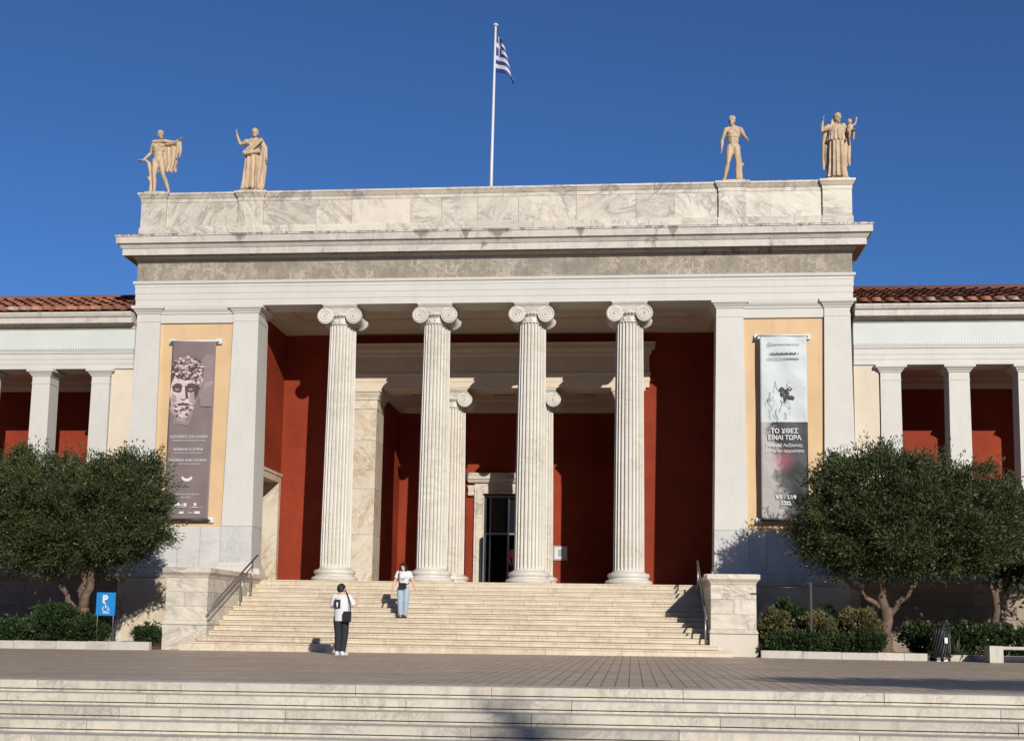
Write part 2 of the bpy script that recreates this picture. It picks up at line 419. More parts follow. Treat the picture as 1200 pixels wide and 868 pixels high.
def anta(x0, x1, y0, y1, z0, z1, tap=.10, cap=True, mat='white', dado=3.45, base=True, s=1.0):
    """tapered square pier: shaft, dado course below, moulded capital"""
    b = MB(); b.cur = rt()*.5
    zn = z1-.50*s
    d = max(z0, dado)
    f = lambda z: -tap*(z-z0)/(zn-z0)
    b.ring(x0, x1, y0, y1, [(f(d+.004), 0, d+.004), (f(zn), 0, zn)])
    o = part('pilaster', b, mat)
    if dado > z0:
        c = MB(); c.cur = rt(); c.ring(x0, x1, y0, y1, [(0, 0, z0), (f(d), 0, d-.004)])
        c.build('dado_block', 'dado', o)
    if cap:
        c = MB(); c.cur = rt()*.4; q = f(zn)
        c.ring(x0, x1, y0, y1, [(q+.012, .012, zn), (q+.012, .012, zn+.03*s), (q, .002, zn+.035*s), (q+.0, .002, zn+.24*s), (q+.03, .03, zn+.26*s), (q+.03, .03, zn+.29*s),
             (q+.045, .045, zn+.30*s), (q+.10, .10, zn+.385*s), (q+.11, .11, zn+.39*s), (q+.15, .13, zn+.40*s), (q+.15, .13, z1-.003)])
        c.build('capital', mat, o)
    if base:
        c = MB(); c.cur = .3
        c.ring(x0, x1, y0, y1, [(.06, z0+.003), (.06, z0+.10), (.03, z0+.13), (.03, z0+.17), (.008, z0+.22), (-.004, z0+.222)])
        c.build('base', 'dado', o)
    return o
for s in (-1, 1):
    xs = sorted((s*6.77, s*7.75)); anta(xs[0], xs[1], 0, .95, 2.15 if s > 0 else 2.15, 10.19)
    xs = sorted((s*9.86, s*10.80)); anta(xs[0], xs[1], 0, .95, 2.15, 10.19)
    xa, xb = sorted((s*7.60, s*10.0))
    b = MB(); b.box(xa, xb, .10, .9, 3.45, 9.66); part('wall_panel', b, 'yellow')
    b = MB(); blocks(b, xa, xb, .06, .9, 2.1, 3.45, 1, .95, .01); part('dado_panel', b, 'dado')
    b = MB(); b.cur = .3
    b.ring(xa, xb, .04, .9, [(0, 9.66), (0, 9.92), (.03, 9.94), (.03, 9.98), (.08, 10.06), (.09, 10.10), (.10, 10.185)]); part('panel_capital', b, 'white')
# the inner antae reach down to the stylobate behind the stair walls
b = MB(); b.ring(-7.75, -6.77, .0, .95, [(.16, ZF), (.16, ZF+.1), (.07, ZF+.2), (.07, ZF+.25), (0, ZF+.3)]); part('anta_base', b, 'dado')
b = MB(); b.ring(6.77, 7.75, .0, .95, [(.16, ZF), (.16, ZF+.1), (.07, ZF+.2), (.07, ZF+.25), (0, ZF+.3)]); part('anta_base', b, 'dado')

# entablature
def entab(name, mat, prof, L, x0=-W4, x1=W4, y0=0.0, y1=.9, tl=.3):
    b = MB(); x = x0
    while x < x1-.01:
        e = x+L*random.uniform(.7, 1.3)
        if e > x1-.5*L: e = x1
        t = rt()*tl
        if e == x1 and x == x0: b.ring(x0, x1, y0, y1, prof, t); break
        b.ring(x, e, y0, y1, [((0), p[0], p[1]) for p in prof], t) if (x > x0 and e < x1) else None
        if x == x0: # left end keeps its return
            vs = prof; o = len(b.v)
            b.ring(x, e, y0, y1, prof, t)
            for i in range(o, len(b.v)):
                if b.v[i][0] > e-.01: b.v[i] = (e, b.v[i][1], b.v[i][2])
        elif e == x1:
            o = len(b.v); b.ring(x, e, y0, y1, prof, t)
            for i in range(o, len(b.v)):
                if b.v[i][0] < x+.01: b.v[i] = (x, b.v[i][1], b.v[i][2])
        x = e
    return part(name, b, mat)
entab('architrave', 'white', [(-.0, 10.192), (0, 10.385), (.012, 10.388), (.012, 10.575), (.024, 10.578), (.024, 10.768), (.035, 10.771), (.035, 10.852), (.075, 10.875), (.085, 10.955), (.0, 10.965)], 60)
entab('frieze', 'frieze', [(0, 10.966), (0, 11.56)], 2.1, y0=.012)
entab('cornice', 'cornice', [(.0, 11.56), (.03, 11.562), (.03, 11.64), (.10, 11.70), (.12, 11.746), (.335, 11.747), (.335, 11.70), (.352, 11.70), (.352, 11.895), (.375, 11.905), (.42, 11.985), (.45, 12.03), (.505, 12.035), (.515, 12.235), (.54, 12.24), (.54, 12.30), (.05, 12.34)], 2.4, tl=.8)
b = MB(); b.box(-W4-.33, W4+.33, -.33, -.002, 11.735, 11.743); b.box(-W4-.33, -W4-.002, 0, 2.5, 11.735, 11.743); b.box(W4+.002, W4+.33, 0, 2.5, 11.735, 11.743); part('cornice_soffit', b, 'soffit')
# grime left where rain runs off the cornice lip
# parapet with four statue pedestals
def par(x0, x1, yo=0.0, name='parapet', L=1.9, endcaps=False):
    b = MB()
    x = x0
    while x < x1-.01:
        e = x+L*random.uniform(.5, 1.4); e = x1 if e > x1-.4*L else e
        gx = .004
        b.ring(x+gx, e-gx, yo-.06, .62, [(0, .02, 12.345), (0, .02, 12.62), (0, .0, 12.69)], rt()**1.3)
        x = e
    x = x0
    while x < x1-.01:
        e = x+L*random.uniform(.5, 1.2); e = x1 if e > x1-.4*L else e
        b.ring(x+.004, e-.004, yo, .60, [(0, 0, 12.692), (0, 0, 13.475)], rt()**1.2); x = e
    x = x0
    while x < x1-.01:
        e = x+L*random.uniform(.7, 1.5); e = x1 if e > x1-.4*L else e
        b.ring(x+.004, e-.004, yo, .60, [(0, .012, 13.478), (0, .012, 13.585), (0, .03, 13.60), (0, .085, 13.70), (0, .10, 13.705), (0, .10, 13.765), (0, -.1, 13.79)], rt()*.7); x = e
    return b
P_X = [(-10.75, -9.95), (-7.66, -6.86), (6.95, 7.76), (9.96, 10.80)]
edges = [-10.0, -7.62, -6.9, 6.99, 7.72, 10.0]
for a, c in ((-9.95, -7.66), (-6.86, 6.95), (7.76, 9.96)): part('parapet', par(a, c, .03), 'marble')
for a, c in P_X:
    b = MB(); t = rt()*.5
    b.ring(a, c, -.05, .70, [(.03, 12.345), (.03, 12.62), (.0, 12.69), (-.002, 13.47), (.012, 13.475), (.012, 13.585), (.03, 13.60), (.085, 13.70), (.10, 13.705), (.10, 13.77), (-.04, 13.80)], t)
    part('statue_pedestal', b, 'marble')
# parapet returns along the sides and the hidden roof
for s in (-1, 1):
    a, c = sorted((s*10.2, s*10.75)); b = MB(); b.box(a, c, .72, 12, 12.30, 13.75); part('parapet', b, 'marble')
    a, c = sorted((s*10.25, s*10.78)); b = MB(); b.box(a, c, .955, 12, .02, 11.55); part('side_wall', b, 'cream')
    a, c = sorted((s*10.3, s*11.0)); b = MB(); b.box(a, c, .95, 12, 11.553, 12.30); part('side_cornice', b, 'cornice')
b = MB(); b.box(-10.24, 10.24, .91, 11.99, 11.0, 12.29); part('flat_roof', b, 'shade_stone')
b = MB(); b.box(-10.24, 10.24, 12.0, 12.4, .02, 13.7); part('rear_wall', b, 'cream')

# porch ceiling: coffered slab, big cove at the back, beams from the columns
CZ = 10.56
b = MB(); b.box(-7.9, 7.9, .90, 3.66, CZ, 10.9)
part('porch_ceiling', b, 'shade_stone')
for i in range(9):
    x = -5.8+i*1.45
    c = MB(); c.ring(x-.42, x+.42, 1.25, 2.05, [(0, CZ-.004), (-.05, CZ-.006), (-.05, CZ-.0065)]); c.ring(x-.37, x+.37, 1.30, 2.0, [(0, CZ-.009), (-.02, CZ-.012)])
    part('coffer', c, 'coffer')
b = MB()
prof = [(2.75, CZ), (2.80, CZ-.05), (2.95, CZ-.07), (2.95, CZ-.12), (3.2, CZ-.18), (3.42, CZ-.30), (3.45, CZ-.42), (3.65, CZ-.43), (3.66, CZ)]
vs = [(x, y, z) for x in (-7.09, 7.09) for y, z in prof]; n = len(prof)
b.add(vs, [(i, (i+1) % n, n+(i+1) % n, n+i) for i in range(n)])
for s in (-1, 1):
    vs = [(s*(7.09-(3.66-y)), yy, z) for yy in (.9, 3.6) for y, z in prof]
    b.add(vs, [(i, (i+1) % n, n+(i+1) % n, n+i) for i in range(n)])
part('ceiling_cornice', b, 'shade_stone')

# porch back wall with the wide opening, side walls with doors
b = MB()
b.box(-7.9, -4.70, 3.65, 4.6, ZF, 11); b.box(4.70, 7.9, 3.65, 4.6, ZF, 11); b.box(-4.7, 4.7, 3.70, 4.6, 9.6, 11)
part('porch_wall', b, 'red')
for s in (-1, 1):
    b = MB()
    def sb(x0, x1, *r):
        a, c = sorted((s*x0, s*x1)); b.box(a, c, *r)
    sb(7.09, 8.2, .952, 1.35, ZF, 10.55); sb(7.09, 8.2, 3.28, 3.648, ZF, 10.55); sb(7.09, 8.2, 1.35, 3.28, 5.15, 10.55)
    part('porch_wall', b, 'red')
    b = MB()
    def sb(x0, x1, *r):
        a, c = sorted((s*x0, s*x1)); b.box(a, c, *r)
    sb(7.02, 8.15, 1.12, 1.353, ZF, 5.36); sb(7.02, 8.15, 3.277, 3.49, ZF, 5.36); sb(7.02, 8.15, 1.355, 3.275, 5.147, 5.36); sb(6.99, 7.08, 1.06, 3.55, 5.362, 5.45)
    part('side_door_frame', b, 'ochre_marble')
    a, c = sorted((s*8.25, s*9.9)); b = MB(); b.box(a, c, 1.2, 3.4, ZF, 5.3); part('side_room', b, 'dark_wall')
# skirting of pale stone along the porch walls
for q in ((-7.08, -4.72, 3.60, 3.648), (4.72, 7.02, 3.60, 3.648), (7.03, 7.088, .96, 3.59)):
    b = MB(); b.box(*q, ZF+.001, ZF+.12); part('skirting', b, 'dado')

# inner entablature over the opening
b = MB(); b.cur = .2
b.ring(-5.0, 5.0, 3.55, 4.7, [(-.02, 8.32), (-.02, 8.52), (-.005, 8.523), (-.005, 8.72), (.02, 8.74), (.02, 8.82), (.0, 8.84), (-.02, 8.86), (-.02, 9.36), (.04, 9.42), (.05, 9.50), (.09, 9.55), (.16, 9.57), (.16, 9.70), (.19, 9.78), (-.05, 9.79)])
part('inner_entablature', b, 'shade_stone')
def marble_anta(x0, x1):
    o = None
    zs = [ZF, 3.5, 5.0, 6.6, 7.62]
    b = MB()
    for k in range(4): b.ring(x0, x1, 3.58, 4.7, [(-.02, zs[k]+.004), (-.02, zs[k+1]-.004)], rt())
    o = part('pilaster', b, 'ochre_marble')
    c = MB(); c.cur = .2
    c.ring(x0, x1, 3.58, 4.7, [(-.02, 7.62), (.0, 7.64), (.0, 7.70), (-.01, 7.72), (-.01, 7.92), (.03, 7.95), (.03, 8.0), (.09, 8.12), (.10, 8.17), (.14, 8.18), (.14, 8.30), (0, 8.318)])
    c.build('capital', 'ochre_marble', o)
marble_anta(-4.72, -3.90); marble_anta(3.90, 4.72)
# vestibule
b = MB(); b.box(-4.7, -3.98, 4.702, 8.0, ZF, 9.0); part('vestibule_wall', b, 'red')
b = MB(); b.box(3.98, 4.7, 4.702, 8.0, ZF, 9.0); part('vestibule_wall', b, 'red')
b = MB(); b.box(-4.7, -.98, 8.0, 8.6, ZF, 9.0); b.box(.98, 4.7, 8.0, 8.6, ZF, 9.0); b.box(-.98, .98, 8.0, 8.6, 5.33, 9.0); part('vestibule_wall', b, 'red')
b = MB(); b.box(-3.98, 3.98, 4.66, 8.0, 8.62, 8.95); part('vestibule_ceiling', b, 'shade_stone')
b = MB(); prof = [(7.2, 8.62), (7.25, 8.57), (7.45, 8.52), (7.75, 8.44), (7.85, 8.27), (8.0, 8.26), (8.0, 8.62)]; n = len(prof)
b.add([(x, y, z) for x in (-3.98, 3.98) for y, z in prof], [(i, (i+1) % n, n+(i+1) % n, n+i) for i in range(n)])
for s in (-1, 1):
    b.add([(s*(3.98-(8-y)), yy, z) for yy in (4.7, 7.9) for y, z in prof], [(i, (i+1) % n, n+(i+1) % n, n+i) for i in range(n)])
part('ceiling_cornice', b, 'shade_stone')
for i in range(5):
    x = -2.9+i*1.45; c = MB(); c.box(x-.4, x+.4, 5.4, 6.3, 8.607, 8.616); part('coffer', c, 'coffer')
# entrance room behind the door
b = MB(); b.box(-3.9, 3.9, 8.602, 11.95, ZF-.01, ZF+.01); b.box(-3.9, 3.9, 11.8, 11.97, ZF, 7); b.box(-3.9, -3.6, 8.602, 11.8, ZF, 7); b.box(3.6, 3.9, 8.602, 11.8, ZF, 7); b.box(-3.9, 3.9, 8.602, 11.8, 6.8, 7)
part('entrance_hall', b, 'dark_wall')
# main door: moulded surround with ears and hood, metal frame with panes
dw = MB(); dw.cur = .3
for s in (-1, 1):
    a, c = sorted((s*.90, s*1.20)); dw.box(a, c, 7.90, 8.0, ZF, 5.60)
    a, c = sorted((s*.90, s*1.12)); dw.box(a, c, 7.875, 7.90, ZF, 5.50)
    
    a, c = sorted((s*.862, s*.983)); dw.box(a, c, 8.001, 8.59, ZF, 5.328)
    a, c = sorted((s*1.225, s*1.42)); dw.ring(a, c, 7.86, 8.0, [(0, 5.25), (.02, 5.30), (0, 5.40), (.02, 5.55), (.03, 5.62)])
dw.box(-.899, .899, 7.902, 8.0, 5.332, 5.60); dw.box(-.899, .899, 7.877, 7.901, 5.332, 5.50)
dw.box(-1.20, 1.20, 7.92, 8.0, 5.602, 5.718)
dw.ring(-1.42, 1.42, 7.84, 8.0, [(0, 5.72), (.03, 5.76), (.06, 5.82), (.10, 5.85), (.10, 5.96), (.13, 6.06), (0, 6.08)])
door = part('door', MB().box(-.86, -.80, 8.25, 8.32, ZF, 5.30).box(.80, .86, 8.25, 8.32, ZF, 5.30).box(-.80, .80, 8.25, 8.32, 5.22, 5.30).box(-.80, .80, 8.25, 8.32, 3.88, 3.95).box(-.68, -.63, 8.26, 8.31, ZF, 5.22).box(-.03, .03, 8.26, 8.31, ZF, 5.22).box(.40, .62, 8.26, 8.31, 3.95, 5.22), 'grey_metal')
dw.build('door_surround', 'marble', door)
gm, nt, bb = new_mat('dark_glass'); bb.inputs['Base Color'].default_value = (.012, .014, .016, 1); bb.inputs['Roughness'].default_value = .08; M['glass'] = gm
MB().box(-.63, .40, 8.275, 8.285, 3.95, 5.22).build('glass_pane', 'glass', door)
MB().box(-.80, -.76, 7.45, 8.24, ZF+.05, 3.86).box(-.80, -.76, 7.50, 7.56, ZF+.9, ZF+1.3).build('door_leaf', 'grey_metal', door)

# columns
def column(x, y, z0, z1):
    o = bpy.data.objects.new('column', None); COL.objects.link(o); o.location = (x, y, z0); o.parent = mus
    H = z1-z0; r0, r1 = .452, .402
    bs = MB(); bs.cur = .3
    bs.lathe([(.66, 0), (.685, .03), (.69, .07), (.66, .12), (.60, .135), (.575, .16), (.57, .19), (.60, .215), (.605, .225), (.615, .26), (.60, .315), (.565, .33), (.50, .345), (.475, .37), (.46, .40)], 48)
    bs.build('base', 'column', o, 'angle')
    sh = MB(); N = 24; K = 8; zs = [.40, .44, .50]+[.5+(H-1.20-.5)*i/10 for i in range(1, 11)]+[H-.66, H-.62, H-.60]
    prof = []; vs = []; fs = []
    drum = [.40, 3.2, 5.6, 9]
    for z in zs:
        u = (z-.4)/(H-1.0); r = r0+(r1-r0)*(u**1.4)
        d = .072*r/.45
        if z <= .401 or z >= H-.601: d = 0
        elif z < .45 or z > H-.63: d *= .7
        for i in range(N*K):
            a = 2*math.pi*i/(N*K); ph = (i % K)/K
            q = 0 if ph < .2 else math.sqrt(max(0, 1-((ph-.6)/.4)**2))
            vs.append(((r-d*q)*math.cos(a), (r-d*q)*math.sin(a), z))
    n = N*K
    for k in range(len(zs)-1):
        for i in range(n): j = (i+1) % n; fs.append((k*n+i, k*n+j, (k+1)*n+j, (k+1)*n+i))
    sh.add(vs, fs); sh.cur = rt()
    sh.t = [rt()*.0+.3 for _ in sh.f]
    so = sh.build('shaft', 'column', o)
    c = MB(); c.cur = .2
    zt = H
    c.lathe([(.402, zt-.605), (.415, zt-.60), (.415, zt-.575), (.402, zt-.57), (.402, zt-.44), (.42, zt-.43), (.42, zt-.41), (.47, zt-.38), (.51, zt-.34), (.50, zt-.29), (.45, zt-.27)], 48)
    for i in range(32):   # carved necking and egg moulding
        a = 2*math.pi*i/32; c.sphere((.49*math.cos(a), .49*math.sin(a), zt-.345), (.035, .035, .05), 6)
        if i % 2 == 0: c.sphere((.405*math.cos(a), .405*math.sin(a), zt-.505), (.03, .03, .05), 6)
    c.ring(-.50, .50, -.50, .50, [(-.05, zt-.115), (0, zt-.10), (.02, zt-.06), (.0, zt-.055), (.03, zt-.05), (.03, zt-.003)])
    c.box(-.46, .46, -.46, .46, zt-.28, zt-.112)
    for s in (-1, 1):
        cx, cz = s*.435, zt-.365; n = 28; vs = []; fs = []
        pr = [(.245, -.50), (.245, -.38), (.205, -.34), (.15, -.22), (.14, 0), (.15, .22), (.205, .34), (.245, .38), (.245, .50)]
        for r, y_ in pr:
            for i in range(n): a = 2*math.pi*i/n; vs.append((cx+r*math.cos(a), y_, cz+r*math.sin(a)))
        for k in range(len(pr)-1):
            for i in range(n): j = (i+1) % n; fs.append((k*n+i, (k+1)*n+i, (k+1)*n+j, k*n+j))
        fs.append(tuple(range(n))); fs.append(tuple((len(pr)-1)*n+i for i in range(n-1, -1, -1)))
        c.add(vs, fs)
        for f in (-1, 1):
            sp = []; T = 2.6
            for i in range(46):
                u = i/45; a = math.pi/2 + (-s)*(-1)*0 + s*(-1)*u*T*2*math.pi
                r = .232*(1-u)**1.0+.03*u
                sp.append((cx+r*math.cos(a), f*.503, cz+r*math.sin(a)))
            c.tube(sp, [.024*(1-.55*i/45) for i in range(46)], 6)
            c.sphere((cx, f*.505, cz), .04, 8)
    for f in (-1, 1):
        for zz, rr in ((zt-.137, .020), (zt-.20, .016), (zt-.255, .020)):
            c.tube([(-.435, f*.475, zz), (-.2, f*.475, zz-.012), (0, f*.475, zz-.018), (.2, f*.475, zz-.012), (.435, f*.475, zz)], rr, 6)
        c.box(-.435, .435, min(f*.44, f*.475), max(f*.44, f*.475), zt-.27, zt-.12)
    c.build('capital', 'column', o, 'angle')
    return o
for i in range(4): column((i-1.5)*2.9, .45, ZF, 10.19)
for x in (-1.45, 1.45): column(x, 4.12, ZF, 8.319)

# ------------------------------------------------------------------ wings
def roof_tiles(x0, x1, y0, z0, depth, slope):
    b = MB(); pit = .38; n = int((x1-x0)/pit); rows = 6; L = depth/math.cos(slope)/rows
    ca, sa = math.cos(slope), math.sin(slope)
    for i in range(n):
        xc = x0+(i+.5)*pit+random.uniform(-.012, .012)
        for k in range(rows):
            t = rt(); s0 = k*L-.05; s1 = (k+1)*L+.02; lift0, lift1 = .055, .012
            r0_, r1_ = .105+random.uniform(-.008, .008), .085
            vs = []; m = 8
            for (s_, r_, lf) in ((s0, r0_, lift0), (s1, r1_, lift1)):
                for j in range(m+1):
                    a = math.pi*j/m; xx = r_*math.cos(a); hh = r_*math.sin(a)*1.05+lf
                    vs.append((xc+xx, y0+s_*ca-hh*sa, z0+s_*sa+hh*ca))
            fs = [(j, j+1, m+2+j, m+1+j) for j in range(m)]
            if k == 0: fs.append(tuple(range(m, -1, -1))); b.m = 1 if rt() < .45 else 0
            b.add(vs, fs, t); b.m = 0
            # pan tile
            vs = []
            for (s_, lf) in ((s0, .03), (s1, .0)):
                for j in range(5):
                    u = j/4-.5; vs.append((xc+pit/2+u*.30, y0+s_*ca, z0+s_*sa+lf+.16*u*u))
            b.add(vs, [(j, j+1, 6+j, 5+j) for j in range(4)], rt()*.7)
    # mortar bed under the tiles
    b.cur = .1
    yb = y0+.32; zb_ = z0+.10
    b.add([(x0, yb, zb_), (x1, yb, zb_), (x1, y0+depth, z0-.02+depth*math.tan(slope)), (x0, y0+depth, z0-.02+depth*math.tan(slope)), (x0, y0+depth, z0-.01), (x1, y0+depth, z0-.01), (x0, yb, z0-.01), (x1, yb, z0-.01)],
          [(0,1,2,3), (0,6,7,1), (6,4,5,7), (4,3,2,5), (0,3,4,6), (1,7,5,2)])
    b.tube([(x0, y0+depth, z0+depth*math.tan(slope)+.05), (x1, y0+depth, z0+depth*math.tan(slope)+.05)], .13, 8)
    return b
for s in (-1, 1):
    X = lambda a, c: sorted((s*a, s*c))
    FW = .15
    a, c = X(10.80, 30)
    b = MB(); b.ring(a, c, FW, .95, [(0, 0, 8.275), (0, 0, 8.42), (0, .012, 8.423), (0, .012, 8.57), (0, .024, 8.573), (0, .024, 8.73), (0, .05, 8.75), (0, .06, 8.80), (0, .05, 8.82), (0, 0, 8.83)]); part('wing_architrave', b, 'white')
    b = MB(); b.box(a, c, FW-.004, .95, 8.832, 9.50); part('wing_frieze', b, 'mint')
    d = MB(); d.box(a, c, FW-.03, FW-.006, 8.835, 8.905); part('dentil_course', d, 'dentil')
    b = MB(); x = a
    pr = [(0, 9.50), (.03, 9.51), (.04, 9.58), (.10, 9.64), (.12, 9.66), (.30, 9.665), (.30, 9.645), (.315, 9.645), (.315, 9.80), (.33, 9.81), (.35, 9.83), (.37, 9.835), (.41, 9.93), (.41, 9.97), (0, 9.985)]
    while x < c-.01:
        e = min(c, x+random.uniform(1.6, 2.6)); b.ring(x, e, FW, .95, [(0, p, z) for p, z in pr], rt()*.8); x = e
    part('wing_cornice', b, 'cornice')
    x0_, x1_ = X(10.84, 27)
    rf = roof_tiles(x0_, x1_, -.26, 9.99, 2.9, R(21.5)); part('tiled_roof', rf, 'tile', True, mats=['tile', 'tile_pale'])
    if True:
        a2, c2 = X(10.80, 11.50); b = MB(); b.box(a2, c2, .20, .9, 2.2, 8.272); part('wall_panel', b, 'cream')
    for k in range(5):
        xc = s*(11.82+k*1.91); anta(xc-.315, xc+.315, .15, .72, 2.2, 8.273, .03, True, 'white', 2.2, False, .92)
    a5, c5 = X(11.5, 19.8); b = MB(); blocks(b, a5, c5, .24, .62, 2.2, 3.4, 1, 1.3, .01); b.ring(a5, c5, .22, .64, [(0, 3.402), (.03, 3.42), (.03, 3.48), (0, 3.5)]); part('gallery_parapet', b, 'dado')
    a3, c3 = X(19.8, 30); b = MB(); b.box(a3, c3, .2, 3.4, 2.2, 8.272); part('wing_wall', b, 'cream')
    a4, c4 = X(10.80, 30); b = MB(); b.box(a4, c4, 3.38, 3.9, 2.2, 9.9); part('gallery_wall', b, 'red')
    b = MB(); b.box(a4, c4, .96, 3.375, 8.45, 8.62); part('gallery_ceiling', b, 'shade_stone')
    b = MB(); n = 5; prof = [(2.9, 8.45), (3.0, 8.40), (3.25, 8.34), (3.33, 8.20), (3.38, 8.19)]
    b.add([(x, y, z) for x in (a4, c4) for y, z in prof], [(i, i+1, n+i+1, n+i) for i in range(n-1)]); part('ceiling_cornice', b, 'shade_stone')
    b = MB(); b.box(a4, c4, .56, 3.38, 2.0, 2.19); part('gallery_floor', b, 'stair')

# ------------------------------------------------------------------ main staircase and its flanking pedestals
NS = 14; RS2 = ZF/NS; T2 = (5.2-.32)/(NS-1)
st = MB()
for k in range(NS):
    z1 = (k+1)*RS2; z0 = k*RS2-(.12 if k == 0 else 0); yf = -5.2+k*T2
    xl = (6.86, 6.55)[k] if k < 2 else 6.42
    x = -xl
    while x < xl-.01:
        w = random.uniform(.9, 2.6); e = x+w if x+w < xl-.7 else xl; q = random.uniform(-.005, .005)
        st.ring(x+.003, e-.003, yf+q, yf+T2+.10, [(0, -.06, z0), (0, -.06, z0+.016), (0, -.022, z0+.02), (0, -.022, z1-.040), (0, 0, z1-.034), (0, 0, z1-.006), (0, -.006, z1+q*.3)], rt()**1.4)
        x = e
tag(st.build('entrance_staircase', 'stair'), 'broad cream marble staircase leading up to the columned porch', 'staircase')
def pedestal(s, label):
    a, c = sorted((s*6.38, s*7.48)); x = (a+c)/2
    o = empty('stair_pedestal', (x, -4.1, 0), label, 'pedestal', 'marble blocks flanking the staircase')
    L = lambda q: q
    pb = MB(); blocks(pb, a-.03, c+.03, -4.66, -.17, -.12, .54, 1, 1.3, .008)
    pb.ring(a, c, -4.62, -.17, [(.02, .542), (.04, .56), (.04, .59), (.0, .66)])
    q = MB(); 
    zz = [.662, 1.02, 1.385, 1.745]
    for k in range(3):
        cut = [a, c] if k != 1 else [a, a+(c-a)*(.45 if s < 0 else .5), c]
        ys = [-4.6, -3.2-.3*(k % 2), -1.8+.4*(k % 2), -.17]
        for i in range(len(cut)-1):
            for j in range(3):
                q.ring(cut[i]+(.003 if i else 0), cut[i+1]-(.003 if i < len(cut)-2 else 0), ys[j]+(.003 if j else 0), ys[j+1]-.003, [(0, zz[k]+.003), (0, zz[k+1]-.003)], rt()**1.4)
    w = MB(); w.cur = .2
    w.ring(a, c, -4.6, -.17, [(-.01, 1.747), (.0, 1.76), (.015, 1.80), (.07, 1.865), (.08, 1.87), (.09, 1.885), (.09, 1.995), (.0, 2.01)])
    for m_, nm, mt in ((pb, 'plinth', 'marble'), (q, 'block_wall', 'marble'), (w, 'cap', 'marble')):
        local(m_.build(nm, mt, o), (x, -4.1, 0))
pedestal(-1, 'veined marble stair pedestal rising beside the small dark shrub and steel handrail')
pedestal(1, 'veined marble stair pedestal next to the yellowish round bushes, casting shade on steps')

def handrail(x, pts, posts, label, second=None):
    o = empty('handrail', (x, pts[0][0], 0), label, 'handrail', 'steel handrails of the staircase'); B = (x, pts[0][0], 0)
    local(MB().tube([(x, y, z) for y, z in pts], .028, 10).build('rail', 'metal', o, True), B)
    if second: local(MB().tube([(x, y, z) for y, z in second], .02, 10).build('lower_rail', 'metal', o, True), B)
    for y, z0, z1 in posts: local(MB().tube([(x, y, z0), (x, y, z1)], .024, 8).lathe([(.05, 0), (.05, .012)], 12, (x, y, z0)).build('post', 'metal', o, True), B)
sl = RS2/T2
handrail(-6.2, [(-5.0, .93), (-1.2, 2.53)], [(-2.45, ZF-(2.13)*sl+.06, 1.98), (-1.62, ZF-(1.3)*sl+.06, 2.33)], 'slanting steel handrail with two posts beside the pedestal near the small dark shrub', [(-4.9, .80), (-2.45, 1.83), (-1.62, 2.20)])
handrail(6.24, [(-4.9, .93), (-4.2, 1.18), (-3.9, 2.25)][:0]+[(-5.0, .90), (-1.2, 2.50)], [(-4.7, .15, 1.03), (-1.4, ZF-1.08*sl+.06, 2.42)], 'steel handrail seen end-on at the shaded edge of the stairs')

# ------------------------------------------------------------------ flagpole and flag
fo = empty('flagpole', (-.47, 5, 12.3), 'tall thin white flagpole standing on the portico roof', 'flagpole')
local(MB().tube([(-.47, 5, 12.3), (-.45, 5, 16.5), (-.40, 5, 21.55)], [.065, .055, .036], 10).build('pole', 'pole', fo, True), fo.location)
local(MB().lathe([(.03, 0), (.09, .02), (.10, .06), (.05, .10), (.02, .13)], 12, (-.40, 5, 21.53)).build('finial', 'pole', fo, True), fo.location)
fl = MB(); NU, NV = 40, 36
def fp(u, v):
    z = 21.28-v*1.38-.55*u-.03*math.sin(u*7+v*2)
    x = -.385+(1-(1-u)**1.5)*(.30+.40*v)+.02*math.sin(u*8+v*4)
    y = 5.0+.10*math.sin(u*7+v*1.8+.4)*(.2+u)-.12*u
    return (x, y, z)
vs = [fp(i/NU, j/NV) for j in range(NV+1) for i in range(NU+1)]
for p in vs: fl.v.append(p)
for j in range(NV):
    for i in range(NU):
        u, v = (i+.5)/NU, (j+.5)/NV; w = int(v*9) % 2
        if u < .37 and v < 5/9: w = 1 if (abs(u-.185) < .037 or abs(v-2.5/9) < .5/9) else 0
        fl.f.append((j*(NU+1)+i, j*(NU+1)+i+1, (j+1)*(NU+1)+i+1, (j+1)*(NU+1)+i)); fl.t.append(.5); fl.mi.append(w)
flag = fl.build('flag', None, None, True, mats=['flag_blue', 'flag_white'])
so = flag.modifiers.new('thick', 'SOLIDIFY'); so.thickness = .004
tag(flag, 'limp blue and white striped flag hanging from the white pole', 'flag')

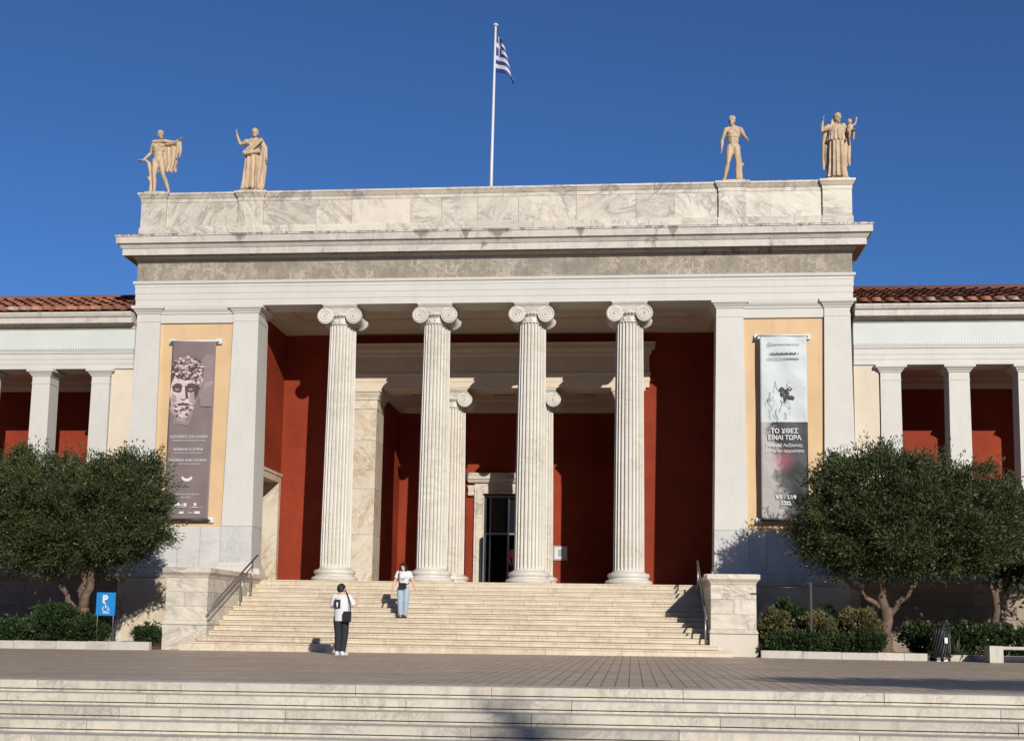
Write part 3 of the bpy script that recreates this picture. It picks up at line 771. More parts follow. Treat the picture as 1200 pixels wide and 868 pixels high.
# ------------------------------------------------------------------ banners
def mat_print_left():
    m, nt, b = new_mat('mauve_print'); P = pos(nt)
    n = noise(nt, P, 2.0, 4, .6)
    c = mixc(nt, ramp(nt, n, .3, .7), (.165, .122, .117), (.19, .143, .136))
    nt.links.new(c, b.inputs['Base Color']); b.inputs['Roughness'].default_value = .7
    bump(nt, b, noise(nt, vmath(nt, 'MULTIPLY', P, (1, 1, .2)), 3, 3), .25, .03); return m
M['mauve'] = mat_print_left()
M['bust_light'] = plain('bust_print_light', (.55, .43, .405), .7, .22, 14)
M['bust_mid'] = plain('bust_print_mid', (.32, .235, .225), .7, .25, 12)
M['bust_dark'] = plain('bust_print_dark', (.075, .05, .05), .7, .2, 12)
M['bust_faint'] = plain('bust_print_faint', (.235, .177, .172), .7, .12, 8)
def mat_print_sheen_right():
    m, nt, b = new_mat('vinyl_print_sheen'); P = pos(nt)
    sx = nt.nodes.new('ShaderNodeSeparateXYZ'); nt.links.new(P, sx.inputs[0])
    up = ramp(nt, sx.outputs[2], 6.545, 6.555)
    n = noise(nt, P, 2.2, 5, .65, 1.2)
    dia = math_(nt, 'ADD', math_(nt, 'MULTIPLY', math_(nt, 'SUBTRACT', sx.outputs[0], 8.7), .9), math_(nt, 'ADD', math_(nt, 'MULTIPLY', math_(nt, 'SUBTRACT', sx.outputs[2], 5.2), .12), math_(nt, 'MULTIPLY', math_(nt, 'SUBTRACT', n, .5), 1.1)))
    low = mixc(nt, ramp(nt, dia, -.26, .02), (.36, .325, .305), (.016, .016, .018))  # pale grey sun sheen painted diagonally over the black lower half
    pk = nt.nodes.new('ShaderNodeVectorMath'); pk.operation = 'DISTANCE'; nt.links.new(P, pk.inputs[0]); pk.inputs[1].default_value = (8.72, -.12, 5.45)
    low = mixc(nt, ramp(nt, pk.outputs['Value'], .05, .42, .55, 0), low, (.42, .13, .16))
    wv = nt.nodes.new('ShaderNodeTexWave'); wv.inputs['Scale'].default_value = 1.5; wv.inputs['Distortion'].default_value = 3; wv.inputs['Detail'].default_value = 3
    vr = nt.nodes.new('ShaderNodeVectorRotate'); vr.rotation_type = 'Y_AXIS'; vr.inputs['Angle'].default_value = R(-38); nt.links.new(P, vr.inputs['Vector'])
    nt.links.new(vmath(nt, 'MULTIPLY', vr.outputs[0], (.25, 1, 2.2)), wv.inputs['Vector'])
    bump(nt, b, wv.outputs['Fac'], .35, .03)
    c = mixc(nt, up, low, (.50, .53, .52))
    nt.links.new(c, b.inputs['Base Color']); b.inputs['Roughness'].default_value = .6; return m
M['vinyl'] = mat_print_sheen_right()
M['ink'] = plain('black_ink', (.02, .02, .022), .6, .2)
M['grey_ink'] = plain('grey_ink', (.30, .31, .31), .6, .1)

def banner(x0, x1, z0, z1, y, mat, wr, label, shear=0):
    o = empty('banner', ((x0+x1)/2, y, z0), label, 'banner', 'exhibition banners on the ochre panels'); B = o.location.copy()
    nx, nz = 24, 90; vs = []; fs = []
    for back in (0, .006):
        for j in range(nz+1):
            for i in range(nx+1):
                u, v = i/nx, j/nz
                yy = y+wr(u, v)+back
                vs.append((x0+(x1-x0)*u+shear*(1-v), yy, z0+(z1-z0)*v))
    n1 = (nx+1)*(nz+1)
    for j in range(nz):
        for i in range(nx):
            a = j*(nx+1)+i; fs.append((a, a+1, a+nx+2, a+nx+1)); fs.append((n1+a, n1+a+nx+1, n1+a+nx+2, n1+a+1))
    for i in range(nx):
        a = i; fs.append((a, n1+a, n1+a+1, a+1)); a = nz*(nx+1)+i; fs.append((a, a+1, n1+a+1, n1+a))
    for j in range(nz):
        a = j*(nx+1); fs.append((a, a+nx+1, n1+a+nx+1, n1+a)); a += nx; fs.append((a, n1+a, n1+a+nx+1, a+nx+1))
    local(MB().add(vs, fs).build('cloth', mat, o, True), B)
    for nm, z in (('top_rail', z1+.02), ('bottom_rail', z0-.02)):
        sh = shear if nm == 'bottom_rail' else 0
        local(MB().tube([(x0-.06+sh, y, z), (x1+.06+sh, y, z)], .03, 10).build(nm, 'white_paint' if nm == 'top_rail' else 'dark_metal', o, True), B)
        for x in (x0-.05+sh, x1+.05+sh):
            local(MB().tube([(x, y-.02, z), (x, .10, z+.02)], .028, 8).ring(x-.07, x+.07, .03, .098, [(0, z-.08), (.02, z-.06), (.02, z+.06), (0, z+.09)]).build('bracket', 'white_paint', o), B)
    return o, B
YB = -.13
wl = lambda u, v: .012*math.sin(3*u+9*v)+.006*math.sin(11*u-4*v)
ban, B = banner(-9.50, -8.13, 3.64, 9.05, YB+.06, 'mauve', wl, 'tall mauve banner printed with a bearded marble head, behind the tree crown')
def flatpoly(name, pts, yy, mat, parent, B, t=.003):
    n = len(pts); vs = [(x, yy-t, z) for x, z in pts]+[(x, yy, z) for x, z in pts]
    fs = [tuple(range(n)), tuple(range(2*n-1, n-1, -1))]+[(i, n+i, n+(i+1) % n, (i+1) % n) for i in range(n)]
    return local(MB().add(vs, fs).build(name, mat, parent), B)
def blob(cx, cz, rx, rz, n=26, j=.06, a0=0, a1=2*math.pi):
    return [(cx+rx*(1+random.uniform(-j, j))*math.cos(a0+(a1-a0)*i/n), cz+rz*(1+random.uniform(-j, j))*math.sin(a0+(a1-a0)*i/n)) for i in range(n)]
yf = YB+.06-.022
ht = MB(); 
def stamp(mb, pts, yy, mi):
    mb.m = mi; n = len(pts); mb.add([(x, yy, z) for x, z in pts]+[(x, yy+.0001, z) for x, z in pts], [tuple(range(n))]+[(i, n+i, n+(i+1) % n, (i+1) % n) for i in range(n)])
yk = [yf]
def S(pts, mi): yk[0] -= .00012; stamp(ht, pts, yk[0], mi)
# faint second head, clipped by the banner edge
S([(-8.52, 7.05), (-8.17, 7.05), (-8.17, 8.62), (-8.42, 8.64), (-8.62, 8.4), (-8.66, 7.9), (-8.60, 7.4)], 3)
S([(-8.45, 7.75), (-8.17, 7.85), (-8.17, 7.70), (-8.42, 7.60)], 1)
# neck, face, beard
S([(-9.36, 6.52), (-8.86, 6.46), (-8.74, 6.85), (-8.80, 7.05), (-9.30, 7.1)], 3); S([(-9.22, 6.62), (-8.98, 6.56), (-8.92, 6.95), (-9.2, 6.95)], 1)
S(blob(-9.09, 7.50, .40, .66, 30, .02), 0)
S([(-8.80, 6.95), (-8.64, 7.25), (-8.60, 7.8), (-8.72, 8.0), (-8.84, 7.9), (-8.86, 7.35), (-8.94, 7.05)], 1)
S([(-8.70, 7.2), (-8.60, 7.5), (-8.60, 7.85), (-8.68, 7.8), (-8.74, 7.45)], 2)
S(blob(-9.10, 6.97, .36, .25, 26, .14), 1)
for i in range(60):
    a = random.uniform(0, 6.28); q = math.sqrt(rt()); S(blob(-9.10+.34*q*math.cos(a), 6.95+.22*q*math.sin(a), .05, .036, 8, .25), random.choice((0, 0, 1, 2)))
# brows, sunken eyes, nose, moustache, mouth
S([(-9.44, 7.66), (-9.32, 7.76), (-9.16, 7.74), (-9.09, 7.66), (-9.12, 7.50), (-9.24, 7.47), (-9.40, 7.52)], 2); S([(-9.01, 7.66), (-8.92, 7.75), (-8.76, 7.77), (-8.66, 7.66), (-8.72, 7.52), (-8.86, 7.47), (-8.98, 7.51)], 2)
S([(-9.36, 7.585), (-9.28, 7.60), (-9.19, 7.575), (-9.2, 7.55), (-9.3, 7.54)], 1); S([(-8.93, 7.575), (-8.86, 7.60), (-8.77, 7.585), (-8.8, 7.55), (-8.9, 7.54)], 1)
S([(-9.46, 7.74), (-9.28, 7.83), (-9.10, 7.78), (-9.12, 7.73), (-9.28, 7.77), (-9.44, 7.69)], 0); S([(-9.0, 7.77), (-8.84, 7.84), (-8.68, 7.78), (-8.70, 7.73), (-8.84, 7.78), (-8.99, 7.72)], 0)
S([(-9.11, 7.70), (-9.02, 7.70), (-8.96, 7.36), (-9.06, 7.27), (-9.20, 7.32), (-9.14, 7.5)], 0); S([(-9.04, 7.68), (-8.99, 7.68), (-8.92, 7.38), (-8.90, 7.29), (-8.99, 7.30)], 2)
S([(-9.20, 7.31), (-9.08, 7.26), (-8.94, 7.30), (-9.06, 7.22)], 2); S([(-9.42, 7.46), (-9.30, 7.38), (-9.26, 7.22), (-9.36, 7.14), (-9.45, 7.25)], 1); S([(-8.86, 7.48), (-8.76, 7.40), (-8.78, 7.18), (-8.88, 7.24)], 1)
S([(-9.36, 7.13), (-9.22, 7.25), (-9.07, 7.22), (-8.90, 7.25), (-8.76, 7.10), (-8.90, 7.12), (-9.07, 7.16), (-9.24, 7.13)], 0)
S([(-9.26, 7.13), (-9.07, 7.165), (-8.86, 7.13), (-8.94, 7.06), (-9.18, 7.06)], 2); S([(-9.16, 7.075), (-8.98, 7.075), (-9.0, 7.03), (-9.14, 7.03)], 0)
S([(-9.30, 7.92), (-8.86, 7.94), (-8.88, 7.91), (-9.28, 7.89)], 1)
# curly hair, high relief
S(blob(-8.98, 8.22, .50, .36, 34, .08), 2); S([(-9.46, 8.1), (-9.47, 7.75), (-9.38, 7.95), (-9.3, 8.1)], 2); S([(-8.78, 8.1), (-8.62, 7.5), (-8.50, 7.7), (-8.48, 8.1)], 2)
for i in range(150):
    a = random.uniform(0, 2*math.pi); q = math.sqrt(rt()); x = -8.98+.48*q*math.cos(a); z = 8.23+.34*q*math.sin(a); r_ = random.uniform(.03, .055)
    S(blob(x, z, r_*1.25, r_*.75, 8, .2), 2 if rt() < .28 else (1 if rt() < .3 else 0))
    S(blob(x+.02, z-.02, r_*.5, r_*.3, 6, .2), 2 if rt() < .5 else 1)
for i in range(34): S(blob(-8.58+random.uniform(-.10, .09), 7.62+random.uniform(0, .55), .045, .035, 8, .2), random.choice((0, 1, 2)))
ht.v = [(max(-9.49, min(-8.14, x)), y, z) for x, y, z in ht.v]
local(ht.build('head_picture', None, ban, mats=['bust_light', 'bust_mid', 'bust_dark', 'bust_faint']), B)
def bt(body, size, x, z, mat='white_paint', sx=1, bold=0, al='CENTER', shear=0, par_=None, y=None, BB=None):
    text('lettering', body, size, Vector((x, y if y is not None else yf-.014, z))-(BB or B), par_ or ban, mat, al, sx, bold, shear)
cxl = -8.83
bt('ΑΔΡΙΑΝΟΣ ΚΑΙ ΑΘΗΝΑ', .125, cxl, 6.08, sx=.86); bt('ΣΥΝΟΜΙΛΩΝΤΑΣ ΜΕ ΕΝΑΝ ΙΔΕΑΤΟ ΚΟΣΜΟ', .058, cxl, 5.985, sx=.86)
bt('ADRIANO E ATENE', .125, cxl, 5.70, sx=.86); bt('IN DIALOGO CON UN MONDO IDEALE', .055, cxl, 5.61, sx=.86)
bt('HADRIAN AND ATHENS', .125, cxl, 5.37, sx=.86); bt('CONVERSING WITH AN IDEAL WORLD', .055, cxl, 5.28, sx=.86)
em = MB(); pts = []
arc = [(cxl+.17*math.cos(a), 4.90+.13*math.sin(a)) for a in [math.pi*(1.0+i/14) for i in range(15)]]
arc2 = [(cxl+.12*math.cos(a), 4.93+.07*math.sin(a)) for a in [math.pi*(2.0-i/14) for i in range(15)]]
flatpoly('emblem', arc+arc2, yf-.002, 'white_paint', ban, B)
for i, (x, w) in enumerate(((-9.06, .40), (-8.66, .16))): pass
bt('ΕΘΝΙΚΟ ΑΡΧΑΙΟΛΟΓΙΚΟ ΜΟΥΣΕΙΟ', .062, cxl, 4.36, sx=.8); bt('28.11.2017', .07, cxl, 4.27)
lg = MB()
for x0, x1, z0, z1 in ((-9.20, -9.10, 4.03, 4.11), (-9.09, -9.0, 4.01, 4.13), (-8.98, -8.9, 4.03, 4.11), (-8.89, -8.80, 4.02, 4.12), (-8.58, -8.50, 4.04, 4.13), (-8.62, -8.47, 4.0, 4.015), (-9.2, -8.8, 3.985, 3.995), (-8.72, -8.3, 3.985, 3.995), (-9.02, -8.88, 3.80, 3.87), (-8.74, -8.60, 3.82, 3.84), (-8.55, -8.38, 3.80, 3.88)): lg.box(x0, x1, yf-.003, yf-.001, z0, z1)
local(lg.build('logo_row', 'white_paint', ban), B)

wr2 = lambda u, v: (.018*math.sin((u*1.1+v*7.0)*6.0+1.2*math.sin(u*5))*(u**1.3)*(.4+.6*abs(v-.5)*2) + .012*math.sin(9*u+13*v))
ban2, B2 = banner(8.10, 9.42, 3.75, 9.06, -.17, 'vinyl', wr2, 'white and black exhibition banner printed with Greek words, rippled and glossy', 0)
y2 = -.17-.048
def b2(body, size, x, z, mat='white_paint', sx=1, bold=0, shear=0): bt(body, size, x, z, mat, sx, bold, 'CENTER', shear, ban2, y2, B2)
cx2 = 8.76
b2('ΤΟ ΧΘΕΣ', .185, cx2, 6.22, sx=.95, bold=.004); b2('ΕΙΝΑΙ ΤΩΡΑ', .185, cx2, 6.03, sx=.9, bold=.004)
b2('Γιώργος Λαζόγκας:', .125, cx2, 5.83, sx=.9, bold=.001); b2('μύθος και αρχαιότητα', .115, cx2, 5.67, sx=.9, bold=.001)
b2('9/5 - 26/9', .145, cx2+.02, 4.34, bold=.005); b2('2022', .145, cx2+.02, 4.17, bold=.005)
b2('ΕΘΝΙΚΟ ΑΡΧΑΙΟΛΟΓΙΚΟ ΜΟΥΣΕΙΟ', .062, cx2+.06, 8.78, 'ink', .78)
mk = MB()
for i in range(16): # worn heading and drawing: short ink strokes
    x = 8.42+i*.044; mk.box(x, x+.03, y2-.002, y2, 8.50+.01*(i % 2), 8.57-.012*(i % 3))
mk.box(8.36, 8.385, y2-.002, y2, 8.52, 8.55); mk.box(9.16, 9.185, y2-.002, y2, 8.52, 8.55)
mk.box(8.30, 9.2, y2-.002, y2, 8.36, 8.375); mk.box(8.30, 9.2, y2-.002, y2, 8.40, 8.408)
ring_ = [(8.36+.045*math.cos(a), 8.80+.045*math.sin(a)) for a in [2*math.pi*i/16 for i in range(16)]]
mk.tube([(x, y2, z) for x, z in ring_], .006, 5, True)
local(mk.build('heading_marks', 'ink', ban2), B2)
dr = MB()
def stroke(p, r=.008): dr.tube([(x, y2-.001, z) for x, z in p], r, 4)
for k in range(22):
    x, z = 8.45+random.uniform(-.18, .62), 7.2+random.uniform(-.55, .65)
    p = [(x, z)]
    for i in range(5): x += random.uniform(-.05, .06); z += random.uniform(-.12, .03); p.append((x, z))
    stroke(p, random.choice((.004, .006, .008)))
local(dr.build('line_drawing', 'grey_ink', ban2), B2)
bl = MB()
def st2(pts, dy=0): n = len(pts); bl.add([(x, y2-.003-dy, z) for x, z in pts]+[(x, y2-.001, z) for x, z in pts], [tuple(range(n))]+[(i, n+i, n+(i+1) % n, (i+1) % n) for i in range(n)])
[st2([(x+random.uniform(-w, w), z+random.uniform(-h, h)) for x, z, w, h in [(cx_+.9*w*math.cos(a), cz_+.9*h*math.sin(a), w*.22, h*.22) for a in [2*math.pi*i/11 for i in range(11)]]], .0006*n_) for n_, (cx_, cz_, w, h) in enumerate([(8.70, 7.50, .09, .07), (8.74, 7.40, .07, .13), (8.84, 7.46, .10, .05), (8.86, 7.34, .05, .10), (8.94, 7.26, .08, .06), (8.80, 7.26, .05, .08), (9.02, 7.24, .04, .05), (8.92, 7.55, .03, .02), (8.97, 7.50, .03, .03), (8.80, 7.17, .03, .05)])]
local(bl.build('ink_figure', 'ink', ban2), B2)

# notice frame on the vestibule wall
no = empty('wall_notice', (1.90, 7.93, 3.2), 'small framed white notice on the red wall between two inner columns', 'notice')
local(MB().box(1.66, 2.16, 7.955, 7.998, 2.97, 3.48).build('frame', 'brass_glass', no), no.location)
local(MB().box(1.71, 2.11, 7.948, 7.9545, 3.02, 3.43).build('sheet', 'white_paint', no), no.location)
local(MB().box(1.83, 1.99, 7.944, 7.9475, 3.10, 3.36).build('print', 'grey_ink', no), no.location)

# ------------------------------------------------------------------ figures
def V(*a): return Vector(a)
def hand(mb, w, d, side, r=.0085, curl=.35, scale=1.0):
    """palm, four fingers of different length, a thumb from the side of the palm; w wrist, d direction, side = thumb direction"""
    d = d.normalized(); s = (side-d*side.dot(d)).normalized(); n = d.cross(s)
    k = scale
    mb.cap(w, .024*k, w+d*.045*k, .026*k); mb.cap(w+d*.04*k+s*.02*k, .018*k, w+d*.085*k+s*.026*k, .013*k, 8); mb.cap(w+d*.04*k-s*.02*k, .018*k, w+d*.08*k-s*.026*k, .013*k, 8); mb.cap(w+d*.04*k, .02*k, w+d*.088*k, .014*k, 8)
    for i, L in enumerate((.068, .076, .071, .056)):
        o = w+d*.082*k+s*(.030-.020*i)*k
        a = o+d*L*.5*k+s*(.004-.003*i)*k; b_ = a+(d*math.cos(curl)+n*math.sin(curl))*L*.32*k; c_ = b_+(d*math.cos(2*curl)+n*math.sin(2*curl))*L*.25*k
        mb.polyline([o, a, b_, c_], [r*k, r*k, r*.92*k, r*.8*k], 7)
    t0 = w+d*.025*k+s*.024*k; t1 = t0+(d*.55+s*.8).normalized()*.04*k; t2 = t1+(d*.85+s*.35+n*.2).normalized()*.035*k
    mb.polyline([t0, t1, t2], [.012*k, .0105*k, .009*k], 7)
def body(p, fem=False, bulk=1.0, fingers=True):
    """one continuous figure facing -Y, about 1.7 m, from a pose dictionary of joints"""
    mb = MB(); J = lambda k, dflt: V(*p.get(k, dflt))
    pel = J('pel', (0, 0, .93)); ch = J('chest', (0, .0, 1.24)); nk = J('neck', (0, .01, 1.42)); hd = J('head', (0, -.015, 1.575))
    sw = .165 if fem else .18
    mb.sphere(pel, (.155 if fem else .135, .105, .13), 14); mb.sphere((pel+ch)*.5, (.125 if fem else .135, .092, .17), 14); mb.sphere(ch, (.155 if fem else .17, .108, .17), 14)
    shl, shr = J('shl', (-sw, .01, 1.372)), J('shr', (sw, .01, 1.372))
    mb.cap(shl, .055, shr, .055); mb.cap(nk+V(0, .02, .045), .048, shl.lerp(nk, .25)+V(0, 0, .02), .045); mb.cap(nk+V(0, .02, .045), .048, shr.lerp(nk, .25)+V(0, 0, .02), .045); mb.cap(nk-V(0, 0, .06), .075, nk+V(0, 0, .02), .054); mb.cap(nk, .053, hd-V(0, -.01, .05), .05)
    if fem: mb.sphere(ch+V(-.07, -.085, .03), .06); mb.sphere(ch+V(.07, -.085, .03), .06)
    else: mb.sphere(ch+V(-.075, -.07, .05), (.08, .045, .06)); mb.sphere(ch+V(.075, -.07, .05), (.08, .045, .06))
    rot = Matrix.Rotation(p.get('turn', 0), 3, 'Z') @ Matrix.Rotation(p.get('nod', 0), 3, 'X')
    H = lambda x, y, z: hd+rot @ V(x, y, z)
    mb.sphere(hd+rot @ V(0, .012, .02), (.076, .094, .10), 16, rot); mb.sphere(H(0, -.028, -.045), (.058, .062, .068), 12, rot)
    mb.cap(H(0, -.088, .02), .011, H(0, -.108, -.022), .016, 8); mb.sphere(H(0, -.085, -.055), (.026, .012, .010), 8, rot)
    mb.sphere(H(0, -.078, -.098), (.024, .02, .016), 8, rot); mb.cap(H(-.05, -.078, .035), .012, H(.05, -.078, .035), .012, 8)
    for s in (-1, 1): mb.sphere(H(s*.078, .012, -.005), (.012, .024, .034), 8, rot)
    for sd, sh, s in (('l', shl, -1), ('r', shr, 1)):
        e = J('el'+sd, (s*(sw+.06), .03, 1.11)); w = J('wr'+sd, (s*(sw+.10), -.03, .87))
        mb.cap(sh, .058*bulk, sh.lerp(e, .45), .050*bulk); mb.cap(sh.lerp(e, .45), .050*bulk, e, .038); mb.cap(e, .040, e.lerp(w, .35), .042*bulk); mb.cap(e.lerp(w, .35), .042*bulk, w, .026)
        d = (w-e).normalized(); hd_ = V(*p['hd'+sd]) if 'hd'+sd in p else d
        hand(mb, w, hd_, V(*p.get('th'+sd, (0, -1, .2))), .0085 if fingers else .014, curl=p.get('curl', .35), scale=1.0 if fingers else 1.15)
        hip = pel+V(s*(.09 if fem else .078), 0, -.03); k = J('kn'+sd, (s*.10, -.02, .49)); a = J('an'+sd, (s*.11, .03, .08)); f = J('ft'+sd, (s*.13, -.15, .025))
        mb.cap(hip, .086*bulk, hip.lerp(k, .5), .078*bulk); mb.cap(hip.lerp(k, .5), .078*bulk, k, .054); mb.cap(k, .055, k.lerp(a, .35)+V(0, .018, 0), .056*bulk); mb.cap(k.lerp(a, .35)+V(0, .018, 0), .055*bulk, a, .036)
        mb.cap(a+V(0, .02, -.035), .036, a.lerp(f, .5)-V(0, 0, .02), .036); mb.cap(a.lerp(f, .5)-V(0, 0, .02), .036, f, .026)
    return mb, H, shl, shr
def sleeve(mb, a, b_, ra, rb, n=14): mb.tube([V(*a), V(*b_)], [ra, rb], n)

def skirt(mb, c, zs, rad, folds=13, amp=.035, seed=0, lean=(0, 0), sy=.75):
    rr = random.Random(seed); ph = [rr.uniform(0, 6.28) for _ in range(4)]
    n = 96; vs = []; fs = []
    for k, (z, r) in enumerate(zip(zs, rad)):
        f = k/(len(zs)-1)
        for i in range(n):
            a = 2*math.pi*i/n
            m = 1+amp*(.25+f*.9)*(1.1*math.sin(folds*a+ph[0]+.8*math.sin(2*a+ph[1]))+.7*math.sin((folds*2-3)*a+ph[2])+.4*math.sin(5*a+ph[3]+2*f))/max(r, .15)*.25
            vs.append((c[0]+lean[0]*f+r*m*math.cos(a), c[1]+lean[1]*f+r*m*sy*math.sin(a), z))
    for k in range(len(zs)-1):
        for i in range(n): j = (i+1) % n; fs.append((k*n+i, (k+1)*n+i, (k+1)*n+j, k*n+j))
    fs.append(tuple(range(n))); fs.append(tuple((len(zs)-1)*n+i for i in range(n-1, -1, -1)))
    mb.add(vs, fs)
def drape(mb, pts, rad, seed=0, n=5, spread=.03):
    """hanging folds: a bundle of wavering tubes"""
    rr = random.Random(seed)
    for k in range(n):
        off = V((k-(n-1)/2)*spread, rr.uniform(-.015, .015), 0)
        q = [V(*p)+off*(1+.5*i)+V(rr.uniform(-.008, .008), rr.uniform(-.008, .008), rr.uniform(-.04, .0)*(i == len(pts)-1)) for i, p in enumerate(pts)]
        mb.polyline(q, [r*rr.uniform(.8, 1.15) for r in rad], 8)
def hairdo(mb, H, bun=False, n=40, seed=1):
    rr = random.Random(seed)
    mb.sphere(H(0, .022, .045), (.084, .096, .09), 14)
    for i in range(n):
        a = rr.uniform(0, 6.28); e = rr.uniform(.1, 1.4)
        x, y, z = .085*math.cos(a)*math.cos(e), .10*math.sin(a)*math.cos(e), .095*math.sin(e)
        if y < -.03 and z < .05: continue
        mb.sphere(H(x, .022+y, .045+z), .02, 6)
    if bun: mb.sphere(H(0, .115, .03), .045, 8)

def statue(x, yaw, build, label, z=13.80):
    o = empty('statue', (x, .30, z), label, 'statue', 'marble statues on the parapet', yaw)
    pl = MB(); pl.ring(-.32, .32, -.24, .24, [(0, 0), (.01, .03), (0, .075), (-.03, .09)]); pl.build('plinth', 'statue', o)
    build(o)
SC = 1.20
def fin(mb, o, nm='figure', voxel=.011):
    f = remesh(mb, nm, 'statue', o, voxel, 1); f.scale = (SC, SC, SC); f.location = (0, 0, .07); return f
def st_a(o):   # nude youth, one arm stretched out under a cloak, trunk by the leg
    p = dict(pel=(-.02, 0, .93), chest=(-.03, 0, 1.24), head=(.02, -.03, 1.585), turn=R(40), ell=(-.27, .06, 1.14), wrl=(-.42, -.02, .93), hdl=(-.8, -.3, -.25), elr=(.38, -.03, 1.36), wrr=(.56, -.12, 1.42), hdr=(1, -.3, .25),
             knl=(-.10, -.05, .49), anl=(-.09, .0, .08), ftl=(-.12, -.17, .025), knr=(.15, -.06, .50), anr=(.27, .08, .10), ftr=(.32, -.07, .03))
    mb, H, a, b = body(p, False, 1.12); hairdo(mb, H, True, 50, 3)
    mb.sphere((0, -.03, .0), (.2, .16, .03)); fin(mb, o)
    c = MB(); c.cap((-.17, -.03, 1.42), .05, (.17, -.06, 1.42), .05); c.cap((.17, -.03, 1.42), .05, (.42, -.02, 1.37), .065); c.cap((.42, -.02, 1.37), .06, (.55, -.06, 1.38), .045)
    drape(c, [(.20, .06, 1.40), (.22, .08, 1.1), (.24, .06, .80), (.22, .03, .62)], [.05, .05, .045, .03], 1, 5, .045)
    drape(c, [(.36, .02, 1.36), (.37, .03, 1.1), (.36, .02, .85), (.30, .0, .66)], [.045, .05, .045, .03], 2, 3, .04)
    drape(c, [(.54, -.06, 1.36), (.54, -.04, 1.15), (.52, -.03, .98)], [.045, .042, .025], 4, 2, .045)
    fin(c, o, 'cloak')
    t = MB(); t.polyline([(-.23, .10, 0), (-.22, .10, .3), (-.25, .08, .6), (-.30, .06, .86)], [.075, .055, .05, .055]); t.cap((-.22, .1, .35), .045, (-.30, .05, .48), .03); t.cap((-.3, .06, .86), .05, (-.36, 0, .92), .035)
    fin(t, o, 'tree_stump')
def st_b(o):   # draped woman with one arm raised
    p = dict(head=(.02, -.02, 1.58), turn=R(12), ell=(-.36, -.02, 1.30), wrl=(-.45, -.05, 1.54), hdl=(-.1, -.1, 1), elr=(.30, .05, 1.13), wrr=(.36, -.02, .90))
    mb, H, a, b = body(p, True, 1.0); hairdo(mb, H, True, 50, 5); fin(mb, o)
    c = MB(); skirt(c, (0, 0), [1.18, 1.0, .85, .6, .3, .06], [.14, .17, .178, .182, .188, .215], 12, .19, 4, (0, 0), .8)
    c.sphere((0, 0, 1.27), (.18, .125, .17), 14); c.cap((-.2, .0, 1.37), .075, (-.27, 0, 1.33), .06); c.cap((.17, .0, 1.39), .075, (.28, .04, 1.20), .075)
    drape(c, [(.18, -.10, 1.36), (.02, -.15, 1.18), (-.14, -.14, 1.04)], [.05, .045, .04], 7, 3, .04)
    drape(c, [(-.16, -.15, .98), (.0, -.17, 1.0), (.18, -.14, 1.08)], [.045, .045, .045], 8, 2, .02)
    drape(c, [(.27, .02, 1.2), (.29, .03, .95), (.27, .03, .6), (.22, .02, .1)], [.05, .045, .045, .04], 9, 3, .03)
    fin(c, o, 'robe')
def st_c(o):   # nude athlete
    p = dict(head=(-.035, -.02, 1.585), turn=R(-18), nod=R(8), ell=(-.27, .04, 1.13), wrl=(-.29, -.03, .87), elr=(.30, .02, 1.16), wrr=(.33, -.20, 1.02), hdr=(.1, -.8, -.4),
             knl=(-.14, -.07, .50), anl=(-.22, .03, .09), ftl=(-.27, -.12, .03), knr=(.10, -.03, .49), anr=(.09, .02, .08), ftr=(.11, -.16, .025))
    mb, H, a, b = body(p, False, 1.15); hairdo(mb, H, False, 50, 8)
    for k in range(3):
        for s in (-1, 1): mb.sphere((s*.04, -.085, 1.02+.075*k), (.036, .022, .034), 8)
    fin(mb, o)
    t = MB(); t.polyline([(.17, .12, 0), (.16, .11, .3), (.15, .10, .62), (.14, .09, .78)], [.085, .07, .065, .05]); t.cap((.17, .1, .4), .045, (.24, .06, .5), .03); fin(t, o, 'tree_stump')
